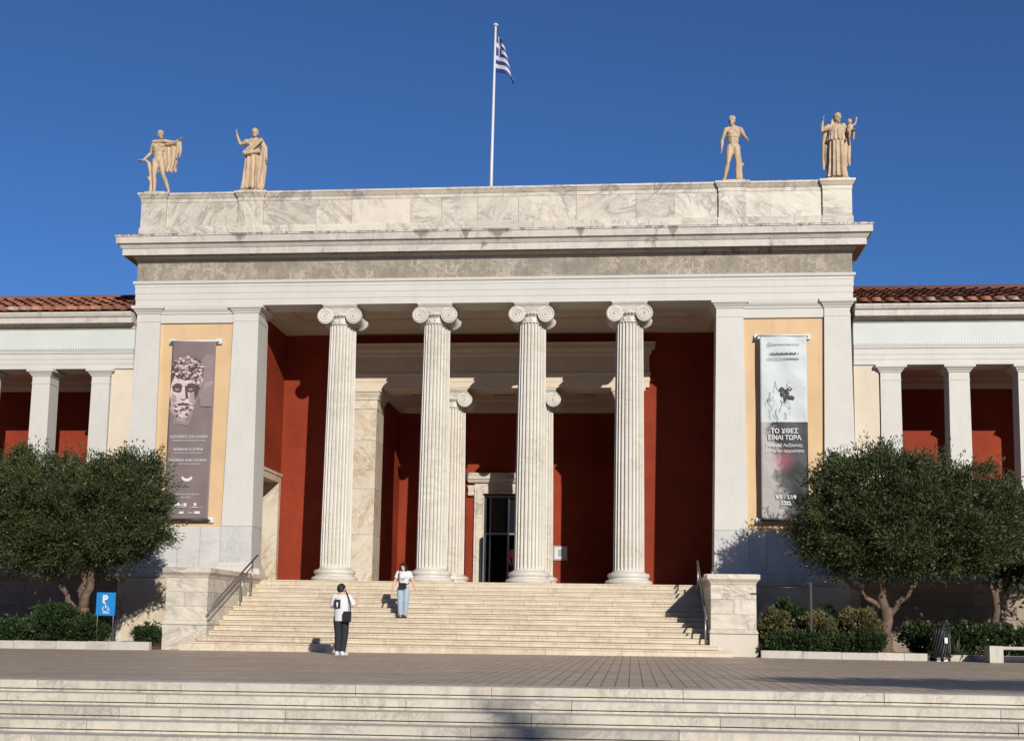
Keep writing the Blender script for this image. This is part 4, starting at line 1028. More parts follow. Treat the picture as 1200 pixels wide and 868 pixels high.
def st_d(o):   # draped woman carrying a child
    p = dict(head=(.03, -.03, 1.58), turn=R(32), nod=R(10), ell=(-.36, -.02, 1.27), wrl=(-.34, -.06, 1.50), hdl=(.15, -.1, 1), elr=(.33, .0, 1.14), wrr=(.34, -.18, 1.17), hdr=(.3, -.9, .1))
    mb, H, a, b = body(p, True, 1.0); hairdo(mb, H, True, 60, 6)
    drape(mb, [(-.075, .02, 1.56), (-.10, .0, 1.43), (-.12, -.05, 1.32)], [.025, .022, .018], 3, 3, .02); fin(mb, o)
    c = MB(); skirt(c, (0, 0), [1.16, 1.0, .85, .6, .3, .06], [.15, .185, .19, .195, .20, .225], 12, .13, 9, (0, 0), .8)
    c.sphere((0, 0, 1.27), (.185, .13, .18), 14); skirt(c, (0, -.01), [1.30, 1.18, 1.08, 1.0], [.19, .20, .21, .22], 16, .09, 2, (0, 0), .72)
    c.cap((-.2, .0, 1.37), .08, (-.28, 0, 1.32), .07); c.cap((.17, .0, 1.39), .08, (.30, .02, 1.20), .07)
    drape(c, [(-.23, .08, 1.36), (-.25, .10, 1.0), (-.25, .10, .6), (-.23, .08, .32)], [.05, .05, .045, .03], 9, 3, .03)
    drape(c, [(.25, .06, 1.25), (.26, .06, .9), (.25, .06, .6), (.24, .05, .4)], [.05, .05, .045, .035], 11, 3, .025)
    fin(c, o, 'robe')
    k = MB(); k.sphere((.37, -.10, 1.29), (.08, .075, .11)); k.sphere((.36, -.11, 1.46), (.062, .066, .072), 12); k.cap((.40, -.10, 1.34), .03, (.50, -.10, 1.40), .024); k.cap((.50, -.10, 1.40), .024, (.52, -.12, 1.50), .022); k.sphere((.525, -.12, 1.53), .035)
    k.cap((.36, -.12, 1.22), .045, (.44, -.20, 1.12), .035); k.cap((.44, -.20, 1.12), .033, (.44, -.16, .98), .024); k.cap((.32, -.14, 1.22), .042, (.34, -.23, 1.12), .034); k.cap((.34, -.23, 1.12), .03, (.33, -.20, 1.0), .024)
    k.v = [(p_[0]-.06, p_[1], p_[2]) for p_ in k.v]
    fin(k, o, 'child_figure')
statue(-10.40, 0, st_a, 'marble statue of a nude youth with one cloaked arm stretched out')
statue(-7.36, 0, st_b, 'marble statue of a robed woman with raised hand and lowered other arm')
statue(7.42, 0, st_c, 'marble statue of a nude athlete with both hands low')
statue(10.45, 0, st_d, 'marble statue of a robed woman carrying a child on her arm')

# ------------------------------------------------------------------ visitors
def person_man():
    x, y = -2.10, -7.7
    p = dict(head=(.02, -.02, 1.55), turn=R(-12), nod=R(6), ell=(-.29, -.06, 1.15), wrl=(-.30, -.24, 1.32), hdl=(.05, -.45, .9), thl=(.8, 0, .3), elr=(.26, -.05, 1.14), wrr=(.17, -.26, 1.25), hdr=(-.25, -.6, .7), thr=(-.6, 0, .8),
             knl=(-.09, -.02, .49), anl=(-.07, .03, .08), ftl=(-.10, -.14, .03), knr=(.07, -.01, .49), anr=(.05, .05, .08), ftr=(.07, -.12, .03), curl=1.1)
    mb, H, shl, shr = body(p)
    o = remesh(mb, 'person', 'skin', None, .0075, 2)
    o.location = (x, y, GZ(x)); o.rotation_euler = (0, 0, R(172)); o.scale = (.98, .98, .945)
    tag(o, 'young man seen from behind in white printed T-shirt and black trousers', 'person')
    h = MB(); h.sphere(H(0, .022, .045), (.090, .104, .096), 16); h.sphere(H(0, .055, .0), (.085, .075, .085), 14)
    rr = random.Random(4)
    for i in range(150):
        a = rr.uniform(0, 6.28); e = rr.uniform(-.35, 1.5); X_, Y_, Z_ = .090*math.cos(a)*math.cos(e), .105*math.sin(a)*math.cos(e), .097*math.sin(e)
        if Y_ < -.02 and Z_ < .05: continue
        if Y_ < .03 and Z_ < 0: continue
        h.cap(H(X_, .025+Y_, .045+Z_), .012, H(X_*1.12, .025+Y_*1.12, .04+Z_*1.05), .006, 6)
    remesh(h, 'hair', 'hair', o, .008, 1)
    t = MB(); t.tube([(0, 0, .80), (0, 0, 1.0), (0, .0, 1.2), (0, .005, 1.36)], [.165, .165, .175, .165], 22); 
    for i, v_ in enumerate(t.v): t.v[i] = (v_[0]*1.06, v_[1]*.80, v_[2])
    t.cap((-.17, .01, 1.385), .072, (.17, .01, 1.385), .072); t.sphere((0, .01, 1.39), (.13, .085, .06))
    for s, e in ((-1, V(-.29, -.06, 1.15)), (1, V(.26, -.05, 1.14))):
        sh = V(s*.175, .01, 1.375); t.sphere(sh, .074); t.tube([sh, sh.lerp(e, .85)], [.080, .078], 14)
    remesh(t, 't_shirt', 'white_cloth', o, .010, 2)
    # back print
    k = MB(); k.box(-.02-.0, .13, .138, .146, 1.10, 1.31); k.m = 1; k.box(.035, .075, .1455, .1475, 1.16, 1.25); k.box(.045, .065, .1455, .1475, 1.13, 1.16)
    k.build('back_print', None, o, mats=['black', 'white_cloth'])
    t = MB(); t.sphere((0, 0, .90), (.17, .125, .13), 16)
    for s, kn, an in ((-1, V(-.09, -.02, .49), V(-.07, .03, .08)), (1, V(.07, -.01, .49), V(.05, .05, .08))):
        t.tube([V(s*.085, 0, .92), V(s*.085, 0, .80), kn, an+V(0, 0, .0)], [.10, .105, .083, .068], 16)
    remesh(t, 'trousers', 'navy_cloth', o, .010, 2)
    for s, a, f in ((-1, V(-.07, .03, .08), V(-.10, -.14, .03)), (1, V(.05, .05, .08), V(.07, -.12, .03))):
        q = MB(); q.sphere(a+V(0, .02, -.02), (.048, .06, .055)); q.cap(a+V(0, .03, -.04), .045, f, .036); q.tube([a+V(0, .05, -.068), f+V(0, -.02, -.018)], [.05, .045], 12)
        remesh(q, 'shoe', 'white_cloth', o, .008, 2)
    bg = empty('shoulder_bag', (x+.16, y-.13, .82+GZ(x)), 'black shoulder bag hanging at the hip of the man in the printed T-shirt', 'bag')
    B_ = bg.location-V(0, 0, GZ(x))
    local(MB().bbox(x+.09, x+.27, y-.24, y-.165, .74, .98, .02).build('bag_body', 'black_leather', bg), B_)
    local(MB().tube([(x+.25, y-.20, .97), (x+.24, y-.165, 1.15), (x+.14, y-.11, 1.38), (x+.07, y-.02, 1.46), (x+.0, y+.10, 1.40), (x-.05, y+.165, 1.15), (x+.02, y+.16, .98), (x+.16, y+.1, .95), (x+.22, y-.10, .96)], .013, 8).build('strap', 'black_leather', bg, True), B_)
person_man()
def person_woman():
    x = -1.57; k = 5; y = -5.2+k*T2+.17; z = (k+1)*RS2
    p = dict(head=(-.02, -.03, 1.56), turn=R(-8), nod=R(10), ell=(-.26, .02, 1.13), wrl=(-.31, -.08, .91), hdl=(-.1, -.15, -1), elr=(.27, .02, 1.14), wrr=(.36, -.05, .92), hdr=(.3, -.1, -1),
             knl=(-.085, -.05, .50), anl=(-.07, .0, .08), ftl=(-.09, -.16, .025), knr=(.09, -.02, .49), anr=(.075, .05, .08), ftr=(.10, -.11, .025))
    mb, H, shl, shr = body(p, True)
    e1, e2, mo = H(-.032, -.088, .008), H(.032, -.088, .008), H(0, -.096, -.055)
    def sp(c):
        if (c-e1).length < .016 or (c-e2).length < .016: return 1
        return 2 if (c-mo).length < .022 and abs((c-mo).z) < .012 else 0
    o = remesh(mb, 'person', None, None, .0075, 2, ['skin', 'eye', 'lip'], sp)
    o.location = (x, y, z); o.rotation_euler = (0, 0, R(4)); o.scale = (.89, .89, .86)
    tag(o, 'dark-haired woman in white T-shirt and light blue jeans walking down the stairs', 'person')
    h = MB(); h.sphere(H(0, .03, .05), (.098, .108, .098), 16); h.sphere(H(0, .05, -.03), (.10, .085, .11), 14)
    for s in (-1, 1): h.cap(H(s*.080, -.02, .04), .034, H(s*.088, -.015, -.10), .030); h.cap(H(s*.05, -.075, .085), .022, H(s*.085, -.045, .02), .022)
    h.cap(H(-.05, -.085, .085), .022, H(.05, -.085, .085), .022)
    for i in range(12): a = R(-20+220*i/11); h.cap(H(.10*math.cos(a), .03+.09*math.sin(a), 0), .02, H(.105*math.cos(a), .03+.095*math.sin(a), -.125), .014, 6)
    remesh(h, 'hair', 'hair', o, .008, 1)
    t = MB(); t.tube([(0, 0, .97), (0, 0, 1.1), (0, -.01, 1.25), (0, 0, 1.38)], [.135, .138, .155, .14], 22)
    for i, v_ in enumerate(t.v): t.v[i] = (v_[0]*1.10, v_[1]*.84, v_[2])
    t.cap((-.15, .01, 1.385), .068, (.15, .01, 1.385), .068); t.sphere((-.07, -.085, 1.27), .066); t.sphere((.07, -.085, 1.27), .066); t.sphere((0, .01, 1.385), (.12, .08, .058))
    for s, e in ((-1, V(-.26, .02, 1.13)), (1, V(.27, .02, 1.14))):
        sh = V(s*.165, .01, 1.385); t.sphere(sh, .074); t.tube([sh, sh.lerp(e, .62)], [.074, .070], 14)
    remesh(t, 't_shirt', 'white_cloth', o, .010, 2)
    k_ = MB(); k_.box(-.055, .055, -.158, -.150, 1.20, 1.22); k_.box(-.04, .04, -.156, -.148, 1.17, 1.18); k_.build('chest_print', 'grey_ink', o)
    t = MB(); t.sphere((0, 0, .91), (.165, .125, .13), 16); t.tube([(0, 0, .92), (0, 0, 1.0)], [.142, .130], 18)
    for s, kn, an in ((-1, V(-.085, -.05, .50), V(-.07, 0, .10)), (1, V(.09, -.02, .49), V(.075, .05, .10))):
        t.tube([V(s*.085, 0, .93), V(s*.088, 0, .80), kn, an], [.098, .108, .082, .070], 16)
    remesh(t, 'jeans', 'denim', o, .010, 2)
    for s, a, f in ((-1, V(-.07, 0, .08), V(-.09, -.16, .025)), (1, V(.075, .05, .08), V(.10, -.11, .025))):
        q = MB(); q.sphere(a+V(0, .02, -.03), (.045, .055, .045)); q.cap(a+V(0, .03, -.045), .04, f, .034); remesh(q, 'shoe', 'black', o, .008, 2)
    bg = empty('crossbody_bag', (x+.03, y-.2, z+.9), 'small black crossbody bag worn in front of the woman in jeans', 'bag'); B_ = bg.location
    local(MB().bbox(x-.09, x+.11, y-.21, y-.140, z+.775, z+.925, .018).build('bag_body', 'black_leather', bg), B_)
    local(MB().tube([(x-.08, y-.165, z+.91), (x-.095, y-.16, z+1.04), (x-.11, y-.11, z+1.175), (x-.11, y-.02, z+1.245), (x-.06, y+.09, z+1.18), (x+.06, y+.14, z+1.02), (x+.14, y+.06, z+.91), (x+.11, y-.14, z+.90)], .011, 8).build('strap', 'black_leather', bg, True), B_)
person_woman()
def person_door():
    x, y, z = .36, 7.7, ZF
    p = dict(ell=(-.27, -.03, 1.14), wrl=(-.20, -.16, .96)); mb, H, a, b = body(p)
    o = remesh(mb, 'person', 'skin', None, .010, 2); o.location = (x, y, z)
    tag(o, 'person in a red top standing in the dark doorway, mostly hidden by a column', 'person')
    h = MB(); h.sphere(H(0, .022, .045), (.088, .10, .094), 14); remesh(h, 'hair', 'hair', o, .012, 1)
    t = MB(); t.tube([(0, 0, .86), (0, 0, 1.1), (0, 0, 1.36)], [.15, .15, .165], 20); t.v = [(v_[0]*1.1, v_[1]*.85, v_[2]) for v_ in t.v]; t.cap((-.17, .01, 1.385), .07, (.17, .01, 1.385), .07)
    for s, e in ((-1, V(-.27, -.03, 1.14)), (1, V(.245, .03, 1.11))): sh = V(s*.18, .01, 1.385); t.tube([sh, e, e.lerp(V(*(p['wrl'] if s < 0 else (.285, -.03, .87))), .7)], [.076, .066, .058], 12)
    remesh(t, 'top', 'red_cloth', o, .012, 2)
    t = MB(); t.sphere((0, 0, .90), (.165, .12, .13))
    for s in (-1, 1): t.tube([V(s*.085, 0, .92), V(s*.1, -.02, .49), V(s*.11, .03, .07)], [.10, .078, .065], 14)
    remesh(t, 'trousers', 'navy_cloth', o, .012, 2)
    for s in (-1, 1): q = MB(); q.cap((s*.11, .05, .045), .042, (s*.13, -.15, .04), .034); remesh(q, 'shoe', 'black', o, .010, 1)
person_door()

# ------------------------------------------------------------------ vegetation
def leaf_mesh(name, P, D, L, Wd, T, mat, parent=None):
    """many small pointed leaves: P positions, D directions (numpy)"""
    n = len(P); D = D/np.linalg.norm(D, axis=1, keepdims=True)
    S = np.cross(D, RNG.normal(size=(n, 3))); S /= np.linalg.norm(S, axis=1, keepdims=True)
    L = L*RNG.uniform(.6, 1.3, (n, 1)); Wd = Wd*RNG.uniform(.7, 1.3, (n, 1)); N = np.cross(D, S)
    v = np.empty((n, 4, 3)); v[:, 0] = P-D*L*.5; v[:, 1] = P+S*Wd*.5+N*Wd*.15; v[:, 2] = P+D*L*.5; v[:, 3] = P-S*Wd*.5+N*Wd*.15
    me = bpy.data.meshes.new(name); me.vertices.add(4*n); me.loops.add(4*n); me.polygons.add(n)
    me.vertices.foreach_set('co', v.reshape(-1).astype(np.float32)); me.loops.foreach_set('vertex_index', np.arange(4*n, dtype=np.int32))
    me.polygons.foreach_set('loop_start', np.arange(0, 4*n, 4, dtype=np.int32))
    me.attributes.new('tone', 'FLOAT', 'FACE').data.foreach_set('value', T.astype(np.float32))
    me.materials.append(M[mat]); me.update(); me.validate()
    o = bpy.data.objects.new(name, me); COL.objects.link(o)
    if parent: o.parent = parent
    return o
def crown_points(lobes, n_clump, per, csz, shell=.62, zmin=None, rough=.12):
    """leaf clumps spread over and inside ellipsoid lobes: returns positions, directions, tones"""
    Ps, Ds, Ts = [], [], []
    vol = np.array([l[1][0]*l[1][1]+l[1][0]*l[1][2]+l[1][1]*l[1][2] for l in lobes]); cnt = np.maximum(1, (n_clump*vol/vol.sum()).astype(int))
    for (c, r), k in zip(lobes, cnt):
        d = RNG.normal(size=(k, 3)); d /= np.linalg.norm(d, axis=1, keepdims=True)
        q = RNG.uniform(shell, 1.0, (k, 1))*(1+RNG.normal(0, rough, (k, 1)))
        cc = np.array(c)+d*np.array(r)*q
        for i in range(k):
            if zmin is not None and cc[i, 2] < zmin: continue
            m = int(per*RNG.uniform(.5, 1.4)); s = csz*RNG.uniform(.6, 1.35)
            g_ = RNG.normal(size=(m, 3))*s*np.array([.5, .5, .42])
            Ps.append(cc[i]+g_); dd = g_/s+d[i]*.9+np.array([0, 0, .5])+RNG.normal(0, .45, (m, 3)); Ds.append(dd)
            Ts.append(np.clip(RNG.uniform(0, 1)*.55+RNG.uniform(0, .45, m), 0, 1))
    return np.concatenate(Ps), np.concatenate(Ds), np.concatenate(Ts)
def limb(mb, a, b_, r0, r1, wob=.08, n=7, seed=0):
    rr = random.Random(seed); a, b_ = V(*a), V(*b_); pts = []
    for i in range(n): u = i/(n-1); pts.append(a.lerp(b_, u)+V(rr.uniform(-wob, wob), rr.uniform(-wob, wob), 0)*math.sin(math.pi*u))
    mb.tube(pts, [(r0+(r1-r0)*i/(n-1))*rr.uniform(.88, 1.12) for i in range(n)], 9); return pts[-1]
def tree(base, stems, lobes, nc, per, csz, label, mat='olive', L=.095, Wd=.034, cat='tree', group=None, zmin=None, bark='bark'):
    o = empty('olive_tree' if mat == 'olive' else 'tree', base, label, cat, group); B_ = Vector(base)
    mb = MB()
    for i, (a, b_, r0, r1) in enumerate(stems): limb(mb, a, b_, r0, r1, .05 if i < 3 else .12, 8, i+3)
    mb.lathe([(.30, -.05), (.24, .03), (.19, .14)], 12, base)
    local(mb.build('trunk', bark, o, True), B_)
    rr = random.Random(int(abs(base[0])*10)); base_l = list(lobes)
    for i in range(22):   # uneven outline: small outlying boughs
        c, r = rr.choice(base_l); d = V(rr.gauss(0, 1), rr.gauss(0, 1), rr.gauss(.15, .8)).normalized(); q = rr.uniform(.74, .94); k = rr.uniform(.25, .5)
        lobes = lobes+[((c[0]+d.x*r[0]*q, c[1]+d.y*r[1]*q, c[2]+d.z*r[2]*q), (k*1.2, k, k*.8))]
    P, D, T = crown_points(lobes, nc, per, csz, .6, zmin)
    SP, SD, ST = [], [], []
    for i in range(420):  # stray shoots
        c, r = rr.choice(base_l); d = V(rr.gauss(0, 1), rr.gauss(0, 1), rr.gauss(.55, .7)).normalized(); p = V(c[0]+d.x*r[0]*.95, c[1]+d.y*r[1]*.95, c[2]+d.z*r[2]*.95); e = (d+V(rr.gauss(0, .4), rr.gauss(0, .4), .5)).normalized(); Ln = rr.uniform(.2, .7)
        if zmin is not None and p.z < zmin+.3: continue
        for j in range(int(Ln*36)): u = rt(); SP.append(p+e*Ln*u+V(rr.gauss(0, .03), rr.gauss(0, .03), rr.gauss(0, .03))); SD.append(e+V(rr.gauss(0, .7), rr.gauss(0, .7), rr.gauss(0, .7))); ST.append(rr.uniform(.2, 1))
    P = np.concatenate([P, np.array(SP)]); D = np.concatenate([D, np.array(SD)]); T = np.concatenate([T, np.array(ST)])
    local(leaf_mesh('crown', P, D, L, Wd, T, mat, o), B_); return o
# tree at the left flank
bl_ = (-10.15, -4.0, .02)
tree(bl_, [((-10.15, -4, .1), (-9.95, -4, .95), .17, .14), ((-9.97, -4, .9), (-9.70, -4.0, 2.2), .12, .09), ((-10.05, -4, .75), (-10.05, -3.9, 2.2), .09, .08), ((-10.1, -4, .8), (-10.85, -4.1, 1.9), .08, .06), ((-9.75, -4, 2.0), (-8.9, -4.3, 3.6), .08, .03), ((-9.8, -4, 2.0), (-9.9, -3.6, 4.2), .08, .03), ((-10.8, -4.1, 1.8), (-12.0, -4, 3.6), .06, .03), ((-10.8, -4.1, 1.8), (-11.2, -4.6, 3.8), .06, .03)],
     [((-11.4, -4.1, 3.45), (2.6, 2.0, 1.55)), ((-9.85, -4.1, 3.4), (1.85, 1.8, 1.5)), ((-9.0, -4.0, 4.1), (1.1, 1.2, 1.0)), ((-8.7, -4.0, 3.25), (.95, 1.0, .8)), ((-12.6, -4, 3.6), (1.6, 1.7, 1.4)), ((-9.25, -4.0, 2.85), (1.0, 1.1, .75)), ((-10.6, -4.2, 2.6), (1.8, 1.6, .8))], 2100, 92, .27, 'broad dark olive tree with forked trunk, hiding the banner with the bearded head', zmin=1.75, group='olive trees before the museum')
tree((10.62, -4.1, .15), [((10.62, -4.1, .1), (10.68, -4.1, 1.25), .19, .14), ((10.66, -4.1, 1.1), (10.45, -4.1, 2.4), .12, .08), ((10.7, -4.1, 1.0), (11.4, -4.2, 1.9), .08, .06), ((10.6, -4.1, 1.2), (9.5, -4.0, 2.2), .07, .05), ((11.4, -4.2, 1.9), (12.6, -4, 3.2), .06, .03), ((10.45, -4.1, 2.3), (10.3, -4.5, 4.4), .08, .03), ((10.5, -4.1, 2.3), (11.4, -3.8, 4.3), .07, .03), ((9.5, -4, 2.2), (9.1, -4.2, 3.5), .05, .03)],
     [((11.0, -4.1, 3.5), (2.2, 1.9, 1.6)), ((9.85, -4.1, 3.3), (1.3, 1.4, 1.15)), ((10.4, -4.1, 4.3), (1.35, 1.3, .95)), ((12.3, -4.1, 3.5), (1.5, 1.5, 1.35)), ((12.7, -4, 2.95), (1.1, 1.3, .85)), ((13.2, -3.8, 3.5), (1.0, 1.2, 1.1)), ((9.5, -4.1, 2.85), (.95, 1.1, .70)), ((10.8, -4.2, 2.7), (1.8, 1.6, .75))], 2000, 92, .27, 'rounded dark olive tree standing before the white and black banner', zmin=1.95, group='olive trees before the museum')
tree((13.75, -2.5, .15), [((13.75, -2.5, .1), (13.74, -2.5, 1.7), .10, .09), ((13.74, -2.5, 1.6), (14.3, -2.5, 2.6), .07, .04), ((13.74, -2.5, 1.6), (13.3, -2.6, 2.6), .06, .04)],
     [((14.2, -2.5, 2.85), (1.2, 1.1, .95)), ((15.1, -2.5, 3.0), (1.3, 1.1, .95))], 230, 70, .36, 'small dark leafy tree with slim straight trunk above the low green hedge', mat='bush', L=.16, Wd=.08, zmin=1.95)

tree((15.3, -30.4, ZL+.05), [((15.3, -30.4, ZL), (15.3, -30.4, 3.2), .15, .11), ((15.3, -30.4, 3.0), (14.2, -30.3, 5.0), .08, .04), ((15.3, -30.4, 3.0), (16.4, -30.5, 5.1), .08, .04)],
     [((14.4, -30.3, 5.3), (2.1, .7, .30)), ((16.6, -30.4, 5.4), (1.9, .7, .32))], 70, 60, .36, 'flat-topped dark tree beside the lower steps, outside the museum front', mat='bush', L=.16, Wd=.07)

def shrub(base, r, label, mat, nc=90, per=60, csz=.16, L=.09, Wd=.045, group=None, name='shrub'):
    o = empty(name, (base[0], base[1], base[2]), label, 'bush' if name != 'hedge' else 'hedge', group)
    c = (base[0], base[1], base[2]+r[2]*.92)
    P, D, T = crown_points([(c, r)], nc, per, csz, .55, base[2]+.02, .06)
    k = P[:, 2] > base[2]+.01; P, D, T = P[k], D[k], T[k]
    local(leaf_mesh('foliage', P, D, L, Wd, T, mat, o), base)
    mb = MB()
    for i in range(5): limb(mb, (base[0]+random.uniform(-.08, .08), base[1], base[2]-.06), (base[0]+random.uniform(-.6, .6)*r[0], base[1]+random.uniform(-.4, .4)*r[1], base[2]+r[2]*1.2), .02, .008, .03, 5, i)
    local(mb.build('stem', 'bark', o, True), base)
    return o
zb = .11
shrub((-10.35, -4.75, zb-.11), (.72, .55, .52), 'pale-tipped round shrub at the foot of the forked olive trunk', 'bush', 170, 70, .15)
shrub((-11.35, -4.9, zb-.11), (.60, .45, .30), 'low dark shrub at the kerb beside the pale-tipped shrub', 'bush', 110, 60, .15)
shrub((-9.55, -4.6, zb-.11), (.62, .5, .38), 'dark green shrub just behind the blue parking sign', 'bush', 130, 60, .15)
shrub((-7.88, -4.75, zb-.11), (.33, .33, .29), 'small dark spiky shrub against the stair pedestal', 'bush', 70, 60, .10, .11, .03)
shrub((-12.6, -4.7, zb-.11), (.7, .5, .45), 'dark shrub in the deep shade at the end of the planted bed', 'bush', 110, 60, .15)
shrub((7.93, -4.35, zb), (.42, .40, .53), 'sunlit yellowish round bush touching the stair pedestal', 'variegated', 190, 70, .10, .10, .055, 'round variegated bushes')
shrub((8.95, -4.35, zb), (.46, .42, .52), 'yellow-green round bush behind the thin dark post', 'variegated', 190, 70, .10, .10, .055, 'round variegated bushes')
shrub((9.95, -4.35, zb), (.56, .46, .58), 'largest round variegated bush beside the gnarled olive trunk', 'variegated', 240, 70, .10, .10, .055, 'round variegated bushes')
shrub((8.35, -3.5, zb), (.55, .5, .68), 'tall dark shrub behind the yellowish round bush', 'bush', 110, 60, .14)
shrub((9.35, -3.5, zb), (.6, .5, .60), 'dark shrub between two round variegated bushes', 'bush', 110, 60, .14)
shrub((8.4, -4.85, zb), (.75, .28, .26), 'low green ground shrub in front of the yellowish bush', 'bush', 110, 60, .12, name='low_shrub')
shrub((9.85, -4.85, zb), (.75, .28, .30), 'low green ground shrub in front of the largest variegated bush', 'bush', 110, 60, .12, name='low_shrub')
# clipped hedge behind the bin and bench
ho = empty('hedge', (12.9, -4.3, zb), 'low clipped green hedge behind the litter bin and bench', 'hedge')
P, D, T = crown_points([((11.35+i*.55, -4.3, .50), (.45, .42, .40)) for i in range(10)], 420, 60, .15, .55, zb, .08)
k = P[:, 2] > zb+.01; local(leaf_mesh('foliage', P[k], D[k], .10, .055, T[k], 'bush', ho), ho.location)
# spiky plants
def spiky(base, n, Ln, label, mat, w=.05, trunk=0, droop=.3, name=None):
    o = empty(name or ('yucca' if trunk else 'agave'), base, label, 'plant'); B_ = Vector(base); mb = MB(); top = V(*base)+V(0, 0, trunk)
    rr = random.Random(9)
    for i in range(n):
        a = rr.uniform(0, 6.28); e = rr.uniform(-.25 if trunk else .2, 1.35); d = V(math.cos(a)*math.cos(e), math.sin(a)*math.cos(e), math.sin(e)); L_ = Ln*rr.uniform(.75, 1.1); sd = d.cross(V(0, 0, 1)); sd = sd.normalized() if sd.length > .01 else V(1, 0, 0)
        vs = []; m = 5
        for k_ in range(m+1):
            u = k_/m; p_ = top+d*L_*u-V(0, 0, droop*L_*u*u*math.cos(e)); ww = w*(1-u)**.6*(.5+u if u < .3 else .8)
            vs += [p_-sd*ww, p_+V(0, 0, ww*-.3), p_+sd*ww]
        fs = []
        for k_ in range(m): q = 3*k_; fs += [(q, q+1, q+4, q+3), (q+1, q+2, q+5, q+4)]
        mb.add(vs, fs, rt())
    local(mb.build('leaf_rosette', mat, o), B_)
    if trunk: local(MB().tube([V(*base)-V(0, 0, .05), top], [.13, .10], 10).build('trunk', 'bark', o, True), B_)
    return o
spiky((14.75, -3.2, zb), 70, .75, 'tall yucca with long pale spiky leaves beside the tiled wing', 'agave', .03, 3.85, .15)
spiky((15.4, -48.0, ZL), 60, 1.15, 'tall slender palm tree across from the museum, throwing shade on the lower steps', 'bush', .05, 12.0, .5, 'palm_tree')
spiky((12.15, -4.95, zb), 46, .55, 'low spiky grey-green agave beside the litter bin', 'agave', .022, 0, .4)

# ------------------------------------------------------------------ kerbs, beds, street furniture
b = MB(); b.box(-30, -7.60, -5.30, -.20, -.12, .0); tag(b.build('flower_bed_soil', 'soil'), kind='structure')
b = MB(); b.box(7.55, 30, -5.05, -.10, .0, .10); tag(b.build('flower_bed_soil', 'soil'), kind='structure')
def kerb(x0, x1, y, h, label):
    b = MB(); x = x0
    while x < x1-.01:
        e = min(x1, x+random.uniform(.55, 1.0)); e = x1 if e > x1-.3 else e
        b.bbox(x+.004, e-.004, y+random.uniform(-.008, .008), y+.16, GZ(x)-.02, GZ(x)+h+random.uniform(-.008, .008), .012, rt()); x = e
    tag(b.build('kerb', 'kerb'), label, 'kerb', 'pale marble kerbs of the planted beds')
kerb(-30, -7.50, -5.47, .20, 'long pale marble kerb of the bed with the blue parking sign')
kerb(7.52, 11.42, -5.22, .17, 'pale marble kerb below the yellowish round bushes')
kerb(11.92, 30, -5.10, .15, 'pale marble kerb behind the bench and litter bin')

def sign():
    o = empty('parking_sign', (-8.90, -4.95, .0), 'blue disabled parking sign with white P on thin posts', 'sign'); B_ = o.location
    x0, x1, z0, z1 = -9.16, -8.66, .74, 1.33; y = -4.98
    local(MB().bbox(x0, x1, y, y+.03, z0, z1, .008).build('panel', 'blue_sign', o), B_)
    for x in (x0+.03, x1-.05): local(MB().tube([(x, y+.045, .05), (x, y+.045, z1-.05)], .014, 8).build('post', 'metal', o, True), B_)
    text('lettering', 'P', .27, Vector(((x0+x1)/2-.02, y-.004, 1.07))-B_, o, 'white_paint', bold=.012)
    w = MB(); cx, cz = (x0+x1)/2, .93
    w.sphere((cx-.015, y-.004, cz+.125), (.022, .004, .022), 10)
    w.tube([(cx-.012, y-.003, cz+.09), (cx, y-.003, cz+.01), (cx+.075, y-.003, cz+.01), (cx+.095, y-.003, cz-.055), (cx+.12, y-.003, cz-.05)], .011, 6)
    w.tube([(cx-.005, y-.003, cz+.06), (cx+.06, y-.003, cz+.05)], .009, 6)
    w.tube([(cx-.005+.07*math.cos(a), y-.003, cz-.015+.07*math.sin(a)) for a in [R(120+i*16) for i in range(15)]], .010, 6)
    w.box(cx-.07, cx+.11, y-.005, y-.001, cz-.125, cz-.105)
    local(w.build('wheelchair_symbol', 'white_paint', o), B_)
sign()
o = empty('utility_post', (-8.74, -4.80, .0), 'short dark utility post below the blue parking sign', 'post')
local(MB().lathe([(.09, 0), (.09, .03), (.055, .04), (.055, .36), (.065, .37), (.065, .42), (.02, .44)], 14, (-8.74, -4.80, .0)).build('post_body', 'dark_metal', o), o.location)
local(MB().box(-8.77, -8.71, -4.87, -4.85, .22, .32).build('cover', 'metal', o), o.location)
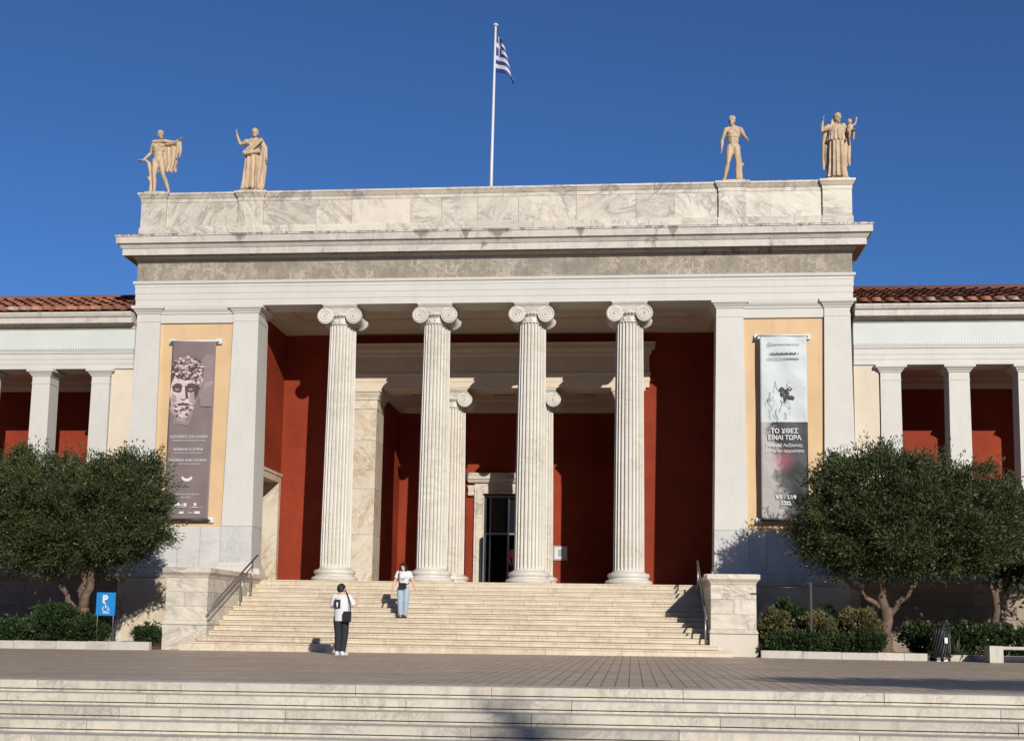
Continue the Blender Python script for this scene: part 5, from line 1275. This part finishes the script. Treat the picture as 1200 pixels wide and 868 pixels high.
# thin rail with post at the right of the staircase
o = empty('guard_rail', (8.74, -4.95, .1), 'thin dark metal guard rail with one post before the bushes', 'railing'); B_ = o.location
local(MB().box(8.712, 8.768, -4.978, -4.922, .08, 1.76).box(8.70, 8.78, -4.99, -4.91, 1.762, 1.80).build('post', 'black_leather', o), B_)
local(MB().tube([(7.50, -4.95, 1.68), (8.70, -4.95, 1.68)], .022, 8).build('rail', 'black_leather', o, True), B_)
def bin_():
    x, y = 11.66, -5.35; o = empty('litter_bin', (x, y, 0), 'round dark slatted litter bin standing at the hedge', 'litter bin'); B_ = o.location
    local(MB().lathe([(.17, .12), (.175, .74), (.16, .76), (.15, .70)], 24, (x, y, 0)).build('liner', 'dark_metal', o, 'angle'), B_)
    s = MB()
    for i in range(20):
        a = 2*math.pi*i/20; pts = [(x+.20*math.cos(a+.9*u), y+.20*math.sin(a+.9*u), .10+.66*u) for u in (0, .25, .5, .75, 1)]; s.tube(pts, .012, 6)
    local(s.build('slat_basket', 'bin_slat', o, True), B_)
    r_ = MB()
    for z in (.10, .76): r_.tube([(x+.205*math.cos(2*math.pi*i/24), y+.205*math.sin(2*math.pi*i/24), z) for i in range(24)], .016, 6, True)
    local(r_.build('hoop', 'dark_metal', o, True), B_)
    local(MB().box(x-.12, x-.04, y-.06, y+.06, 0, .12).box(x+.04, x+.12, y-.06, y+.06, 0, .12).build('foot', 'white_paint', o), B_)
    local(MB().box(x+.02, x+.09, y-.235, y-.222, .42, .55).build('label_plate', 'white_paint', o), B_)
bin_()
o = empty('bench', (13.3, -5.8, 0), 'white marble bench with block legs beside the litter bin', 'bench'); B_ = o.location
for x in (12.56, 14.1): local(MB().bbox(x, x+.30, -6.02, -5.60, 0, .385, .012, .3).build('leg', 'kerb', o), B_)
local(MB().bbox(12.86, 14.10, -6.0, -5.62, .30, .375, .012, .1).build('seat', 'kerb', o), B_)

# ------------------------------------------------------------------ sky, sun, camera
w = bpy.data.worlds.new('World'); scene.world = w; w.use_nodes = True
nt = w.node_tree; bg = nt.nodes['Background']
sky = nt.nodes.new('ShaderNodeTexSky'); sky.sky_type = 'NISHITA'; sky.sun_disc = False
EL = R(21.5); DIR = Vector((-.4554, 1, -.4336)).normalized()
sky.sun_elevation = EL; sky.sun_rotation = math.atan2(.4554, -1.0)
sky.altitude = 100; sky.air_density = .72; sky.dust_density = .2; sky.ozone_density = 8.8
nt.links.new(sky.outputs[0], bg.inputs[0]); bg.inputs[1].default_value = .11
sun = bpy.data.lights.new('sun', 'SUN'); sun.energy = 5.0; sun.angle = R(.53); sun.color = (1.0, .955, .885)
so_ = bpy.data.objects.new('sun', sun); COL.objects.link(so_); so_.rotation_euler = DIR.to_track_quat('-Z', 'Y').to_euler(); so_.location = (20, -40, 30)

cam = bpy.data.cameras.new('camera'); co = bpy.data.objects.new('camera', cam); COL.objects.link(co)
yaw, pit, rol = .1014, .1247, -.0165
f0 = Vector((-math.sin(yaw)*math.cos(pit), math.cos(yaw)*math.cos(pit), math.sin(pit))); r0 = Vector((math.cos(yaw), math.sin(yaw), 0)); u0 = r0.cross(f0)
r_ = math.cos(rol)*r0-math.sin(rol)*u0; u_ = math.sin(rol)*r0+math.cos(rol)*u0
co.matrix_world = Matrix(((r_.x, u_.x, -f0.x, 4.4546), (r_.y, u_.y, -f0.y, -34.4026), (r_.z, u_.z, -f0.z, .702), (0, 0, 0, 1)))
cam.sensor_fit = 'HORIZONTAL'; cam.sensor_width = 36; cam.lens = 1397.35/1200*36
cam.shift_x = -(600.27-600)/1200; cam.shift_y = (555.48-434)/1200
cam.clip_start = .1; cam.clip_end = 2000
scene.camera = co
vs_ = scene.view_settings; vs_.view_transform = 'Standard'; vs_.look = 'None'; vs_.gamma = 1; vs_.exposure = -.05; vs_.use_curve_mapping = False
